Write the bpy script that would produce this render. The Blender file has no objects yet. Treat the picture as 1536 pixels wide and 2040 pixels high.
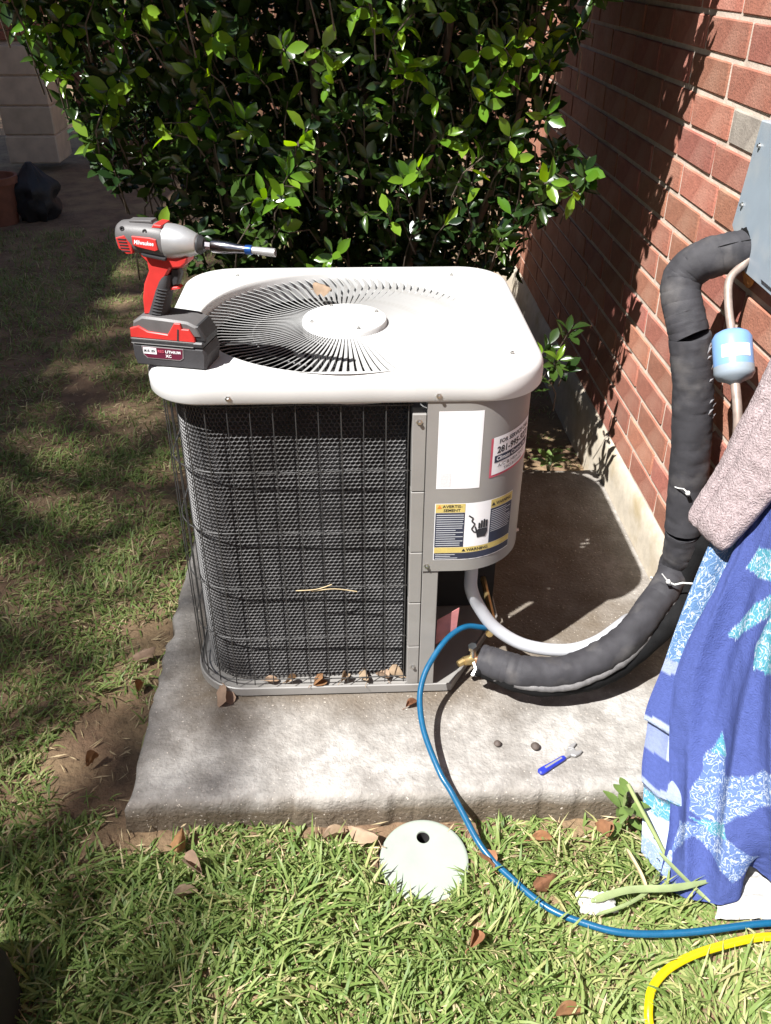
import bpy, math, random
import numpy as np
from mathutils import Vector, Matrix, Quaternion, noise as mnoise

random.seed(7)
rng = np.random.default_rng(11)
scene = bpy.context.scene
COL = scene.collection
PI = math.pi

# ------------------------------------------------------------------ camera
cam_d = bpy.data.cameras.new("camera")
cam = bpy.data.objects.new("camera", cam_d)
COL.objects.link(cam)
cam.location = (0.0064, -1.5209, 1.5151)
cam_d.sensor_fit = 'VERTICAL'
cam_d.sensor_height = 24.0
cam_d.lens = 24.0 * 1726.1 / 2040.0
cam_d.clip_start = 0.02
cam_d.clip_end = 400.0
_p, _y = 0.5742, 0.0434
_fw = Vector((math.sin(_y) * math.cos(_p), math.cos(_y) * math.cos(_p), -math.sin(_p)))
_q = _fw.to_track_quat('-Z', 'Y')
cam.rotation_mode = 'QUATERNION'
cam.rotation_quaternion = _q @ Quaternion((0, 0, 1), 0.0047)
scene.camera = cam

# ------------------------------------------------------------------ light
TO_SUN = Vector((-0.443, -0.361, 0.821)).normalized()
world = bpy.data.worlds.new("World")
scene.world = world
world.use_nodes = True
wn = world.node_tree
bg = wn.nodes["Background"]
sky = wn.nodes.new("ShaderNodeTexSky")
sky.sky_type = 'NISHITA'
sky.sun_disc = False
sky.sun_elevation = math.asin(TO_SUN.z)
sky.sun_rotation = math.atan2(TO_SUN.x, TO_SUN.y) % (2 * PI)
wn.links.new(sky.outputs[0], bg.inputs[0])
bg.inputs[1].default_value = 0.05
sun_d = bpy.data.lights.new("sun", 'SUN')
sun_d.energy = 5.0
sun_d.angle = math.radians(0.55)
sun_d.color = (1.0, 0.98, 0.95)
sun = bpy.data.objects.new("sun", sun_d)
COL.objects.link(sun)
sun.location = TO_SUN * 20
sun.rotation_mode = 'QUATERNION'
sun.rotation_quaternion = (-TO_SUN).to_track_quat('-Z', 'Y')
scene.view_settings.view_transform = 'Standard'
scene.view_settings.look = 'None'
scene.view_settings.gamma = 1.0
scene.view_settings.exposure = 1.17
scene.view_settings.use_curve_mapping = False

# ------------------------------------------------------------------ helpers
def tag(o, label=None, cat=None, group=None, kind=None):
    if label: o['label'] = label
    if cat: o['category'] = cat
    if group: o['group'] = group
    if kind: o['kind'] = kind
    return o

def empty(name, loc=(0, 0, 0), label=None, cat=None, group=None):
    o = bpy.data.objects.new(name, None)
    o.empty_display_size = 0.05
    COL.objects.link(o)
    o.location = loc
    return tag(o, label, cat, group)

def link(name, me, parent=None, label=None, cat=None, group=None, kind=None):
    o = bpy.data.objects.new(name, me)
    COL.objects.link(o)
    if parent is not None:
        o.parent = parent
        # geometry is written in world coordinates: undo the parent chain's offset
        off = Vector((0, 0, 0)); q = parent
        while q is not None:
            off += q.location; q = q.parent
        o.location = -off
    return tag(o, label, cat, group, kind)

class MB:
    def __init__(s): s.v = []; s.f = []; s.m = []; s.cur = 0
    def add(s, vs, fs, M=None):
        b = len(s.v)
        if M is not None: vs = [tuple(M @ Vector(v)) for v in vs]
        s.v += [tuple(v) for v in vs]
        for f in fs:
            s.f.append([b + i for i in f]); s.m.append(s.cur)
    def box(s, x0, x1, y0, y1, z0, z1, c=0.0, M=None):
        if c <= 0:
            vs = [(x, y, z) for z in (z0, z1) for y in (y0, y1) for x in (x0, x1)]
            fs = [(0, 2, 3, 1), (4, 5, 7, 6), (0, 1, 5, 4), (2, 6, 7, 3), (0, 4, 6, 2), (1, 3, 7, 5)]
            s.add(vs, fs, M); return
        # chamfered box: 24 vertices
        X, Y, Z = (x0, x1), (y0, y1), (z0, z1)
        vs = []; idx = {}
        for i in (0, 1):
            for j in (0, 1):
                for k in (0, 1):
                    for a in range(3):
                        p = [X[i], Y[j], Z[k]]
                        d = [c if i == 0 else -c, c if j == 0 else -c, c if k == 0 else -c]
                        for b in range(3):
                            if b != a: p[b] += d[b]
                        idx[(i, j, k, a)] = len(vs); vs.append(tuple(p))
        fs = []
        for a in range(3):
            b, e = (a + 1) % 3, (a + 2) % 3
            for t in (0, 1):
                q = []
                for (m, n) in ((0, 0), (1, 0), (1, 1), (0, 1)):
                    key = [0, 0, 0]; key[a] = t; key[b] = m; key[e] = n
                    q.append(idx[(*key, a)])
                fs.append(q if t else q[::-1])
        for a in range(3):  # edges along axis a
            b, e = (a + 1) % 3, (a + 2) % 3
            for m in (0, 1):
                for n in (0, 1):
                    k0 = [0, 0, 0]; k1 = [0, 0, 0]
                    k0[a] = 0; k1[a] = 1
                    k0[b] = k1[b] = m; k0[e] = k1[e] = n
                    q = [idx[(*k0, b)], idx[(*k1, b)], idx[(*k1, e)], idx[(*k0, e)]]
                    fs.append(q if (m == n) else q[::-1])
        for i in (0, 1):
            for j in (0, 1):
                for k in (0, 1):
                    q = [idx[(i, j, k, 0)], idx[(i, j, k, 1)], idx[(i, j, k, 2)]]
                    fs.append(q if (i + j + k) % 2 else q[::-1])
        s.add(vs, fs, M)
    def loft(s, rings, closed=True, cap0=True, cap1=True, M=None):
        n = len(rings[0]); vs = [p for r in rings for p in r]; fs = []
        for a in range(len(rings) - 1):
            for i in range(n if closed else n - 1):
                j = (i + 1) % n
                fs.append((a * n + i, a * n + j, (a + 1) * n + j, (a + 1) * n + i))
        if cap0: fs.append(tuple(range(n))[::-1])
        if cap1: fs.append(tuple((len(rings) - 1) * n + i for i in range(n)))
        s.add(vs, fs, M)
    def tube(s, pts, rad, seg=12, cap=True, rough=0.0):
        P = [Vector(p) for p in pts]; n = len(P)
        R = rad if isinstance(rad, (list, tuple)) else [rad] * n
        T = [(P[min(i + 1, n - 1)] - P[max(i - 1, 0)]).normalized() for i in range(n)]
        up = Vector((0, 0, 1)) if abs(T[0].z) < 0.9 else Vector((0, 1, 0))
        N = (up - T[0] * up.dot(T[0])).normalized()
        rings = []
        for i in range(n):
            if i: N = (N - T[i] * N.dot(T[i])).normalized()
            B = T[i].cross(N)
            ring = []
            for k in range(seg):
                a = 2 * PI * k / seg; o = N * math.cos(a) + B * math.sin(a); q = P[i] + o * R[i]
                if rough: q = q + o * rough * (mnz(q.x * 22, q.y * 22, q.z * 22) + .7 * mnz(q.x * 70, q.y * 70, q.z * 45) + .5 * mnz(a * 1.5, i * .9, 3))
                ring.append(tuple(q))
            rings.append(ring)
        s.loft(rings, True, cap, cap)
    def rev(s, prof, seg=32, M=None, cap0=False, cap1=False):
        rings = [[(r * math.cos(2 * PI * k / seg), r * math.sin(2 * PI * k / seg), z) for k in range(seg)] for r, z in prof]
        s.loft(rings, True, cap0, cap1, M)
    def prism(s, poly, y0, y1, M=None, inset=0.0):
        """polygon in x,z extruded along y; inset>0 chamfers the rim"""
        n = len(poly)
        def off(d):
            out = []
            for i in range(n):
                p0, p1, p2 = Vector(poly[i - 1]), Vector(poly[i]), Vector(poly[(i + 1) % n])
                a = (p1 - p0).normalized(); b = (p2 - p1).normalized()
                nn = Vector((-a.y - b.y, a.x + b.x))
                if nn.length < 1e-6: nn = Vector((-a.y, a.x))
                nn.normalize()
                out.append(p1 + nn * d)
            return out
        area = sum(poly[i - 1][0] * poly[i][1] - poly[i][0] * poly[i - 1][1] for i in range(n))
        if area < 0: poly = poly[::-1]
        if inset > 0:
            q = off(inset)
            rings = [[(p.x, y0, p.y) for p in q], [(p[0], y0 + inset, p[1]) for p in poly],
                     [(p[0], y1 - inset, p[1]) for p in poly], [(p.x, y1, p.y) for p in q]]
        else:
            rings = [[(p[0], y, p[1]) for p in poly] for y in (y0, y1)]
        s.loft(rings, True, True, True, M)
    def mesh(s, name, mats, smooth=None):
        me = bpy.data.meshes.new(name)
        me.from_pydata(s.v, [], s.f)
        for m in (mats if isinstance(mats, (list, tuple)) else [mats]): me.materials.append(m)
        if any(s.m): me.polygons.foreach_set('material_index', s.m)
        if smooth is not None:
            me.polygons.foreach_set('use_smooth', [True] * len(me.polygons))
            me.set_sharp_from_angle(angle=math.radians(smooth))
        me.update()
        return me
    def build(s, name, mats, parent=None, smooth=None, **k):
        return link(name, s.mesh(name, mats, smooth), parent, **k)

def spline(pts, n=8):
    """Catmull-Rom through pts"""
    P = [Vector(p) for p in pts]; out = []
    for i in range(len(P) - 1):
        p0 = P[max(i - 1, 0)]; p1 = P[i]; p2 = P[i + 1]; p3 = P[min(i + 2, len(P) - 1)]
        for k in range(n):
            t = k / n
            out.append(0.5 * ((2 * p1) + (p2 - p0) * t + (2 * p0 - 5 * p1 + 4 * p2 - p3) * t * t + (3 * p1 - p0 - 3 * p2 + p3) * t ** 3))
    out.append(P[-1])
    return out

def mnz(x, y, z=0.0): return mnoise.noise(Vector((x, y, z)))

# ------------------------------------------------------------------ materials
def srgb(r, g, b):
    f = lambda c: (c / 12.92 if c <= 0.04045 else ((c + 0.055) / 1.055) ** 2.4)
    return (f(r / 255), f(g / 255), f(b / 255))

def mat(name, col, rough=0.6, var=0.12, scale=20.0, bump=0.0, bscale=150.0, metal=0.0, spec=0.5, col2=None,
        c2scale=6.0, c2lo=0.45, c2hi=0.65, objvar=0.0, trans=0.0, detail=6.0, bdist=0.002, coat=0.0):
    m = bpy.data.materials.new(name); m.use_nodes = True
    t = m.node_tree; N = t.nodes; L = t.links
    b = N["Principled BSDF"]
    tc = N.new("ShaderNodeTexCoord")
    b.inputs['Roughness'].default_value = rough
    b.inputs['Metallic'].default_value = metal
    b.inputs['Specular IOR Level'].default_value = spec
    if coat: b.inputs['Coat Weight'].default_value = coat
    nz = N.new("ShaderNodeTexNoise"); nz.inputs['Scale'].default_value = scale; nz.inputs['Detail'].default_value = detail
    L.new(tc.outputs['Object'], nz.inputs['Vector'])
    mx = N.new("ShaderNodeMix"); mx.data_type = 'RGBA'
    mx.inputs['A'].default_value = (*[c * (1 - var) for c in col], 1)
    mx.inputs['B'].default_value = (*[min(c * (1 + var), 1) for c in col], 1)
    rp = N.new("ShaderNodeValToRGB"); rp.color_ramp.elements[0].position = 0.3; rp.color_ramp.elements[1].position = 0.7
    L.new(nz.outputs['Fac'], rp.inputs['Fac']); L.new(rp.outputs['Color'], mx.inputs['Factor'])
    out = mx.outputs['Result']
    if col2 is not None:
        n2 = N.new("ShaderNodeTexNoise"); n2.inputs['Scale'].default_value = c2scale; n2.inputs['Detail'].default_value = 8
        L.new(tc.outputs['Object'], n2.inputs['Vector'])
        r2 = N.new("ShaderNodeValToRGB"); r2.color_ramp.elements[0].position = c2lo; r2.color_ramp.elements[1].position = c2hi
        L.new(n2.outputs['Fac'], r2.inputs['Fac'])
        m2 = N.new("ShaderNodeMix"); m2.data_type = 'RGBA'; m2.inputs['B'].default_value = (*col2, 1)
        L.new(r2.outputs['Color'], m2.inputs['Factor']); L.new(out, m2.inputs['A']); out = m2.outputs['Result']
    if objvar:
        oi = N.new("ShaderNodeObjectInfo"); hs = N.new("ShaderNodeHueSaturation")
        mr = N.new("ShaderNodeMapRange"); mr.inputs['To Min'].default_value = 1 - objvar; mr.inputs['To Max'].default_value = 1 + objvar
        L.new(oi.outputs['Random'], mr.inputs['Value']); L.new(mr.outputs[0], hs.inputs['Value'])
        ad = N.new("ShaderNodeMath"); ad.operation = 'MULTIPLY_ADD'; ad.inputs[1].default_value = 7.31; ad.inputs[2].default_value = 0.37
        fr = N.new("ShaderNodeMath"); fr.operation = 'FRACT'
        L.new(oi.outputs['Random'], ad.inputs[0]); L.new(ad.outputs[0], fr.inputs[0])
        ms = N.new("ShaderNodeMapRange"); ms.inputs['To Min'].default_value = 0.492; ms.inputs['To Max'].default_value = 0.512
        L.new(fr.outputs[0], ms.inputs['Value']); L.new(ms.outputs[0], hs.inputs['Hue'])
        L.new(out, hs.inputs['Color']); out = hs.outputs['Color']
    L.new(out, b.inputs['Base Color'])
    if bump:
        nb = N.new("ShaderNodeTexNoise"); nb.inputs['Scale'].default_value = bscale; nb.inputs['Detail'].default_value = 8
        L.new(tc.outputs['Object'], nb.inputs['Vector'])
        bp = N.new("ShaderNodeBump"); bp.inputs['Strength'].default_value = bump; bp.inputs['Distance'].default_value = bdist
        L.new(nb.outputs['Fac'], bp.inputs['Height']); L.new(bp.outputs[0], b.inputs['Normal'])
    if trans:
        tr = N.new("ShaderNodeBsdfTranslucent"); ms2 = N.new("ShaderNodeMixShader"); ms2.inputs[0].default_value = trans
        L.new(out, tr.inputs['Color'])
        L.new(b.outputs[0], ms2.inputs[1]); L.new(tr.outputs[0], ms2.inputs[2])
        L.new(ms2.outputs[0], N["Material Output"].inputs['Surface'])
    return m

M = {}
M['lid'] = mat('unit_paint_lit', (0.60, 0.60, 0.59), 0.42, 0.05, 9, 0.06, 300, col2=(0.46, 0.43, 0.38), c2scale=14, c2lo=0.62, c2hi=0.85)  # same paint as the body, lightened to look sunlit
M['body'] = mat('unit_paint_dim', (0.245, 0.235, 0.222), 0.42, 0.05, 12, 0.05, 260, col2=(0.19, 0.18, 0.165), c2scale=11, c2lo=0.58, c2hi=0.85)  # same paint as the lid, darkened where the sun only grazes
M['blade'] = mat('dusty_blade', (0.36, 0.36, 0.355), 0.5, 0.08, 14, col2=(0.28, 0.27, 0.25), c2scale=20, c2lo=.55, c2hi=.8)
M['wire'] = mat('coated_wire', (0.040, 0.039, 0.038), 0.5, 0.25, 60)
M['hex'] = mat('guard_mesh', (0.072, 0.070, 0.070), 0.5, 0.35, 25, 0, 0, col2=(0.035, 0.032, 0.030), c2scale=7, c2lo=.48, c2hi=.66)
M['coil'] = mat('coil_fins', (0.022, 0.022, 0.024), 0.8, 0.3, 40)
M['dark'] = mat('dark_interior', (0.018, 0.017, 0.017), 0.8, 0.2, 20)
M['fan'] = mat('fan_metal', (0.10, 0.10, 0.10), 0.6, 0.2, 20)
M['steel'] = mat('screw_steel', (0.55, 0.54, 0.52), 0.3, 0.1, 60, metal=1.0)
M['white_label'] = mat('white_label', (0.78, 0.78, 0.80), 0.4, 0.03, 30, col2=(0.66, 0.65, 0.66), c2scale=30, c2lo=0.6, c2hi=0.8)
M['ink_dark'] = mat('ink_navy', (0.025, 0.03, 0.055), 0.5, 0.1, 30)
M['ink_text'] = mat('ink_black', (0.02, 0.02, 0.025), 0.5, 0.05, 30)
M['ink_pale'] = mat('ink_pale', (0.50, 0.52, 0.56), 0.5, 0.1, 30)
M['yellow_print'] = mat('yellow_print', (0.55, 0.44, 0.14), 0.5, 0.08, 60)
M['orange_print'] = mat('orange_print', (0.65, 0.22, 0.04), 0.5, 0.05, 60)
M['red_print'] = mat('red_print', (0.50, 0.08, 0.12), 0.5, 0.1, 60)
M['pink_tag'] = mat('pink_card', (0.42, 0.16, 0.16), 0.7, 0.15, 40)
M['concrete'] = None
M['ground'] = None
M['mortar'] = mat('mortar', (0.57, 0.47, 0.39), 0.95, 0.12, 40, 0.6, 220, col2=(0.42, 0.34, 0.27), c2scale=12, c2lo=0.5, c2hi=0.75)
M['brick'] = mat('brick_red', (0.335, 0.125, 0.085), 0.9, 0.14, 55, 0.7, 180, objvar=0.20, col2=(0.41, 0.205, 0.15), c2scale=9, c2lo=0.48, c2hi=0.72, bdist=0.003)
M['brick_grey'] = mat('brick_grey', (0.27, 0.235, 0.20), 0.9, 0.15, 50, 0.7, 180, col2=(0.36, 0.32, 0.27), c2scale=10)
M['foundation'] = mat('foundation_concrete', (0.50, 0.44, 0.35), 0.95, 0.1, 30, 0.5, 90, col2=(0.36, 0.29, 0.18), c2scale=7, c2lo=0.52, c2hi=0.72)
M['greybox'] = mat('grey_enamel', (0.26, 0.31, 0.36), 0.4, 0.06, 15, 0.05, 200, col2=(0.33, 0.36, 0.38), c2scale=9)
M['foam'] = mat('black_foam', (0.033, 0.032, 0.037), 0.75, 0.2, 35, 0.35, 500, col2=(0.105, 0.098, 0.096), c2scale=13, c2lo=0.52, c2hi=0.78)
M['foam_blackened'] = mat('blackened_foam', (0.010, 0.010, 0.0105), 0.95, 0.3, 35, 0.6, 220, spec=0.15)  # blackened for the second pipe's shade; also colours seam and torn collar
M['seam'] = mat('seam_tape', (0.13, 0.125, 0.125), 0.6, 0.25, 80, 0.5, 300)
M['copper'] = mat('aged_copper', (0.36, 0.18, 0.10), 0.45, 0.25, 60, metal=0.6)
M['copper_pale'] = mat('dull_tube', (0.30, 0.235, 0.20), 0.5, 0.2, 60, metal=0.3)
M['brass'] = mat('brass', (0.52, 0.38, 0.17), 0.35, 0.2, 60, metal=0.8)
M['rust_foam'] = mat('expanded_foam', (0.48, 0.20, 0.05), 0.9, 0.3, 60, 0.8, 120)
M['tie'] = mat('white_nylon', (0.78, 0.78, 0.76), 0.4, 0.05, 30)
M['conduit'] = mat('grey_pvc', (0.44, 0.45, 0.48), 0.45, 0.06, 20, 0.05, 200)
M['drier'] = mat('blue_enamel', (0.17, 0.31, 0.56), 0.35, 0.06, 20)
M['hose_blue'] = mat('blue_rubber', (0.006, 0.085, 0.18), 0.32, 0.12, 60, 0.1, 300)
M['hose_yellow'] = mat('yellow_rubber', (0.80, 0.60, 0.004), 0.35, 0.05, 60, 0.1, 300)
M['red'] = mat('tool_red', (0.50, 0.035, 0.03), 0.4, 0.1, 40)
M['toolgrey'] = mat('tool_grey', (0.105, 0.10, 0.10), 0.5, 0.1, 40, 0.1, 400)
M['toolblack'] = mat('tool_black', (0.03, 0.03, 0.032), 0.5, 0.2, 40, 0.2, 300)
M['rubber'] = mat('tool_rubber', (0.035, 0.034, 0.037), 0.7, 0.15, 40, 0.2, 300)
M['cast'] = mat('cast_alloy', (0.46, 0.46, 0.46), 0.38, 0.06, 40, 0.05, 300, metal=0.55)
M['chrome'] = mat('dark_chrome', (0.30, 0.28, 0.30), 0.22, 0.2, 60, metal=1.0)
M['blue_ring'] = mat('blue_ring', (0.02, 0.08, 0.30), 0.3, 0.1, 40, metal=0.5)
M['nut'] = mat('acorn_brown', (0.085, 0.065, 0.055), 0.7, 0.25, 90, 0.4, 300)
M['grip_blue'] = mat('grip_blue', (0.02, 0.035, 0.34), 0.4, 0.12, 60)
M['lid_green'] = mat('valve_lid_plastic', (0.27, 0.315, 0.27), 0.6, 0.10, 14, 0.1, 200, col2=(0.31, 0.345, 0.30), c2scale=8, c2lo=0.42, c2hi=0.6)
M['dry_leaf'] = mat('dry_leaf', (0.27, 0.13, 0.06), 0.8, 0.25, 50, 0.3, 120, objvar=0.3, trans=0.2)
M['pale_leaf'] = mat('pale_dry_leaf', (0.36, 0.25, 0.17), 0.8, 0.2, 50, 0.3, 120, objvar=0.2, trans=0.2)
M['straw'] = mat('straw', (0.48, 0.38, 0.22), 0.8, 0.2, 50)
M['stalk'] = mat('green_stalk', (0.25, 0.30, 0.12), 0.6, 0.15, 30)
M['palm'] = mat('pale_blade', (0.27, 0.33, 0.15), 0.55, 0.15, 25, trans=0.2)
M['cloth'] = mat('white_cloth', (0.50, 0.49, 0.47), 0.9, 0.05, 30, 0.4, 300)
M['bag'] = mat('black_nylon', (0.006, 0.006, 0.007), 0.8, 0.2, 60, 0.3, 500)
M['bagyellow'] = mat('yellow_webbing', (0.55, 0.36, 0.03), 0.7, 0.1, 60)
M['bark'] = mat('shrub_bark', (0.10, 0.075, 0.055), 0.9, 0.3, 40, 0.6, 120)
M['pale_block'] = mat('pale_block', (0.58, 0.47, 0.35), 0.9, 0.15, 9, 0.4, 90, objvar=0.1)
M['brown_fence'] = mat('brown_fence', (0.16, 0.075, 0.045), 0.85, 0.25, 14, 0.4, 60, objvar=0.2)
M['plastic_bag'] = mat('black_plastic_sack', (0.012, 0.012, 0.014), 0.6, 0.2, 10, 0.5, 30, bdist=0.01)
M['terracotta'] = mat('terracotta', (0.22, 0.085, 0.05), 0.85, 0.15, 20, 0.2, 90)
M['roof'] = mat('roof_shingle', (0.10, 0.09, 0.085), 0.95, 0.3, 14, 0.5, 60)
M['trim'] = mat('painted_trim', (0.55, 0.52, 0.47), 0.6, 0.05, 10)
M['glass'] = mat('dark_glass', (0.02, 0.025, 0.03), 0.08, 0.1, 5)
M['gas'] = mat('grey_case', (0.18, 0.18, 0.19), 0.5, 0.1, 20)

def leaf_mat(name, c1, c2, rough=0.28, trans=0.35, attr=True):
    m = bpy.data.materials.new(name); m.use_nodes = True
    t = m.node_tree; N = t.nodes; L = t.links; b = N["Principled BSDF"]
    b.inputs['Roughness'].default_value = rough
    mx = N.new("ShaderNodeMix"); mx.data_type = 'RGBA'
    mx.inputs['A'].default_value = (*c1, 1); mx.inputs['B'].default_value = (*c2, 1)
    if attr:
        a = N.new("ShaderNodeAttribute"); a.attribute_name = 'tone'
        L.new(a.outputs['Fac'], mx.inputs['Factor'])
    else:
        a = N.new("ShaderNodeObjectInfo"); L.new(a.outputs['Random'], mx.inputs['Factor'])
    L.new(mx.outputs['Result'], b.inputs['Base Color'])
    tr = N.new("ShaderNodeBsdfTranslucent"); ms = N.new("ShaderNodeMixShader"); ms.inputs[0].default_value = trans
    hs = N.new("ShaderNodeHueSaturation"); hs.inputs['Hue'].default_value = 0.487; hs.inputs['Value'].default_value = 1.9; hs.inputs['Saturation'].default_value = 1.1
    L.new(mx.outputs['Result'], hs.inputs['Color']); L.new(hs.outputs[0], tr.inputs['Color'])
    L.new(b.outputs[0], ms.inputs[1]); L.new(tr.outputs[0], ms.inputs[2])
    L.new(ms.outputs[0], N["Material Output"].inputs['Surface'])
    return m
M['leaf_obj'] = leaf_mat('shrub_leaf_lit', (0.080, 0.200, 0.018), (0.205, 0.330, 0.030), 0.22, 0.45, False)  # outer leaves brightened in colour to read as sunlit
M['leaf_mass'] = leaf_mat('shrub_leaf_shaded', (0.013, 0.032, 0.009), (0.045, 0.085, 0.014), 0.25, 0.22, True)  # remaining foliage darkened in colour to stand in for interior shade
M['tree_leaf'] = leaf_mat('tree_leaf', (0.05, 0.09, 0.02), (0.08, 0.13, 0.03), 0.5, 0.3, True)

def grass_mat():
    m = bpy.data.materials.new('grass_blades'); m.use_nodes = True
    t = m.node_tree; N = t.nodes; L = t.links; b = N["Principled BSDF"]
    b.inputs['Roughness'].default_value = 0.5; b.inputs['Specular IOR Level'].default_value = 0.35
    a = N.new("ShaderNodeAttribute"); a.attribute_name = 'tone'
    r = N.new("ShaderNodeValToRGB"); e = r.color_ramp.elements
    e[0].position = 0.0; e[0].color = (0.090, 0.160, 0.036, 1)
    e[1].position = 1.0; e[1].color = (0.52, 0.43, 0.26, 1)
    for p, c in ((0.30, (0.175, 0.260, 0.065, 1)), (0.58, (0.290, 0.355, 0.120, 1)), (0.76, (0.43, 0.42, 0.18, 1))):
        x = r.color_ramp.elements.new(p); x.color = c
    L.new(a.outputs['Fac'], r.inputs['Fac']); L.new(r.outputs[0], b.inputs['Base Color'])
    tr = N.new("ShaderNodeBsdfTranslucent"); ms = N.new("ShaderNodeMixShader"); ms.inputs[0].default_value = 0.34
    L.new(r.outputs[0], tr.inputs['Color']); L.new(b.outputs[0], ms.inputs[1]); L.new(tr.outputs[0], ms.inputs[2])
    L.new(ms.outputs[0], N["Material Output"].inputs['Surface'])
    return m
M['grass'] = grass_mat()

def concrete_mat():
    m = mat('slab_concrete', (0.365, 0.348, 0.326), 0.92, 0.26, 38, 0.9, 110, col2=(0.180, 0.165, 0.148), c2scale=7.5, c2lo=0.40, c2hi=0.68, bdist=0.005)
    t = m.node_tree; N = t.nodes; L = t.links; b = N["Principled BSDF"]
    src = b.inputs['Base Color'].links[0].from_socket
    a = N.new("ShaderNodeAttribute"); a.attribute_name = 'dirt_shade'
    n = N.new("ShaderNodeTexNoise"); n.inputs['Scale'].default_value = 9; n.inputs['Detail'].default_value = 9; n.inputs['Roughness'].default_value = 0.7
    tc = N.new("ShaderNodeTexCoord"); L.new(tc.outputs['Object'], n.inputs['Vector'])
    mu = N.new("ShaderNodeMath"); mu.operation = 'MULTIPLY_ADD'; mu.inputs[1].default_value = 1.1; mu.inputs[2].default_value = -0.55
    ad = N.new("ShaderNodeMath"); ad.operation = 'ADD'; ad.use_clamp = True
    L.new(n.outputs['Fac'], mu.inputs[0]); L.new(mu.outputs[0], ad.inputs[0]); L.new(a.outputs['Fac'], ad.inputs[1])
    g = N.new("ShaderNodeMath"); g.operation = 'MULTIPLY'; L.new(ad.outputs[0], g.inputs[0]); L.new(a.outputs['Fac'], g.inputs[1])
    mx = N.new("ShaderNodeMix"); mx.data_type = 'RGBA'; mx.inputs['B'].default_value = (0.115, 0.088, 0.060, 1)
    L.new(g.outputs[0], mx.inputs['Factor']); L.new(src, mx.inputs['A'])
    # pale aggregate specks
    v = N.new("ShaderNodeTexNoise"); v.inputs['Scale'].default_value = 160; v.inputs['Detail'].default_value = 2
    L.new(tc.outputs['Object'], v.inputs['Vector'])
    rr = N.new("ShaderNodeValToRGB"); rr.color_ramp.elements[0].position = 0.66; rr.color_ramp.elements[1].position = 0.74
    L.new(v.outputs['Fac'], rr.inputs['Fac'])
    m2 = N.new("ShaderNodeMix"); m2.data_type = 'RGBA'; m2.inputs['B'].default_value = (0.58, 0.52, 0.45, 1)
    L.new(rr.outputs[0], m2.inputs['Factor']); L.new(mx.outputs['Result'], m2.inputs['A'])
    L.new(m2.outputs['Result'], b.inputs['Base Color'])
    return m
M['concrete'] = concrete_mat()
M['ground'] = mat('lawn_soil', (0.165, 0.102, 0.060), 0.95, 0.3, 18, 0.9, 60, col2=(0.25, 0.175, 0.095), c2scale=5, c2lo=0.42, c2hi=0.66, bdist=0.012)

# ================================================================== STRUCTURE
GZ = -0.085          # lawn level, slab top is z = 0
WX = 0.867           # face of the brick wall

def axis(vals):
    out = []
    for a, b, st in vals:
        n = max(1, int(round((b - a) / st)))
        out += [a + (b - a) * i / n for i in range(n)]
    out.append(vals[-1][1])
    return out
gx = axis([(-60, -12, 8), (-12, -4, 1), (-4, -2, .1), (-2, 1.2, .04), (1.2, 4, .4), (4, 60, 8)])
gy = axis([(-60, -10, 10), (-10, -2, 1), (-2, -1, .1), (-1, 1.6, .04), (1.6, 6, .12), (6, 12, 1), (12, 80, 8)])
def ground_z(x, y):
    if math.hypot(x - .139, y + .402) < .075: return GZ - .12
    return GZ + 0.012 * mnz(x * 3, y * 3) + 0.007 * mnz(x * 11, y * 11, 3)
mb = MB()
nx = len(gx)
mb.v = [(x, y, ground_z(x, y)) for y in gy for x in gx]
mb.f = [(j * nx + i, j * nx + i + 1, (j + 1) * nx + i + 1, (j + 1) * nx + i) for j in range(len(gy) - 1) for i in range(nx - 1)]
mb.m = [0] * len(mb.f)
mb.build('ground', M['ground'], None, 80, kind='structure')

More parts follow.
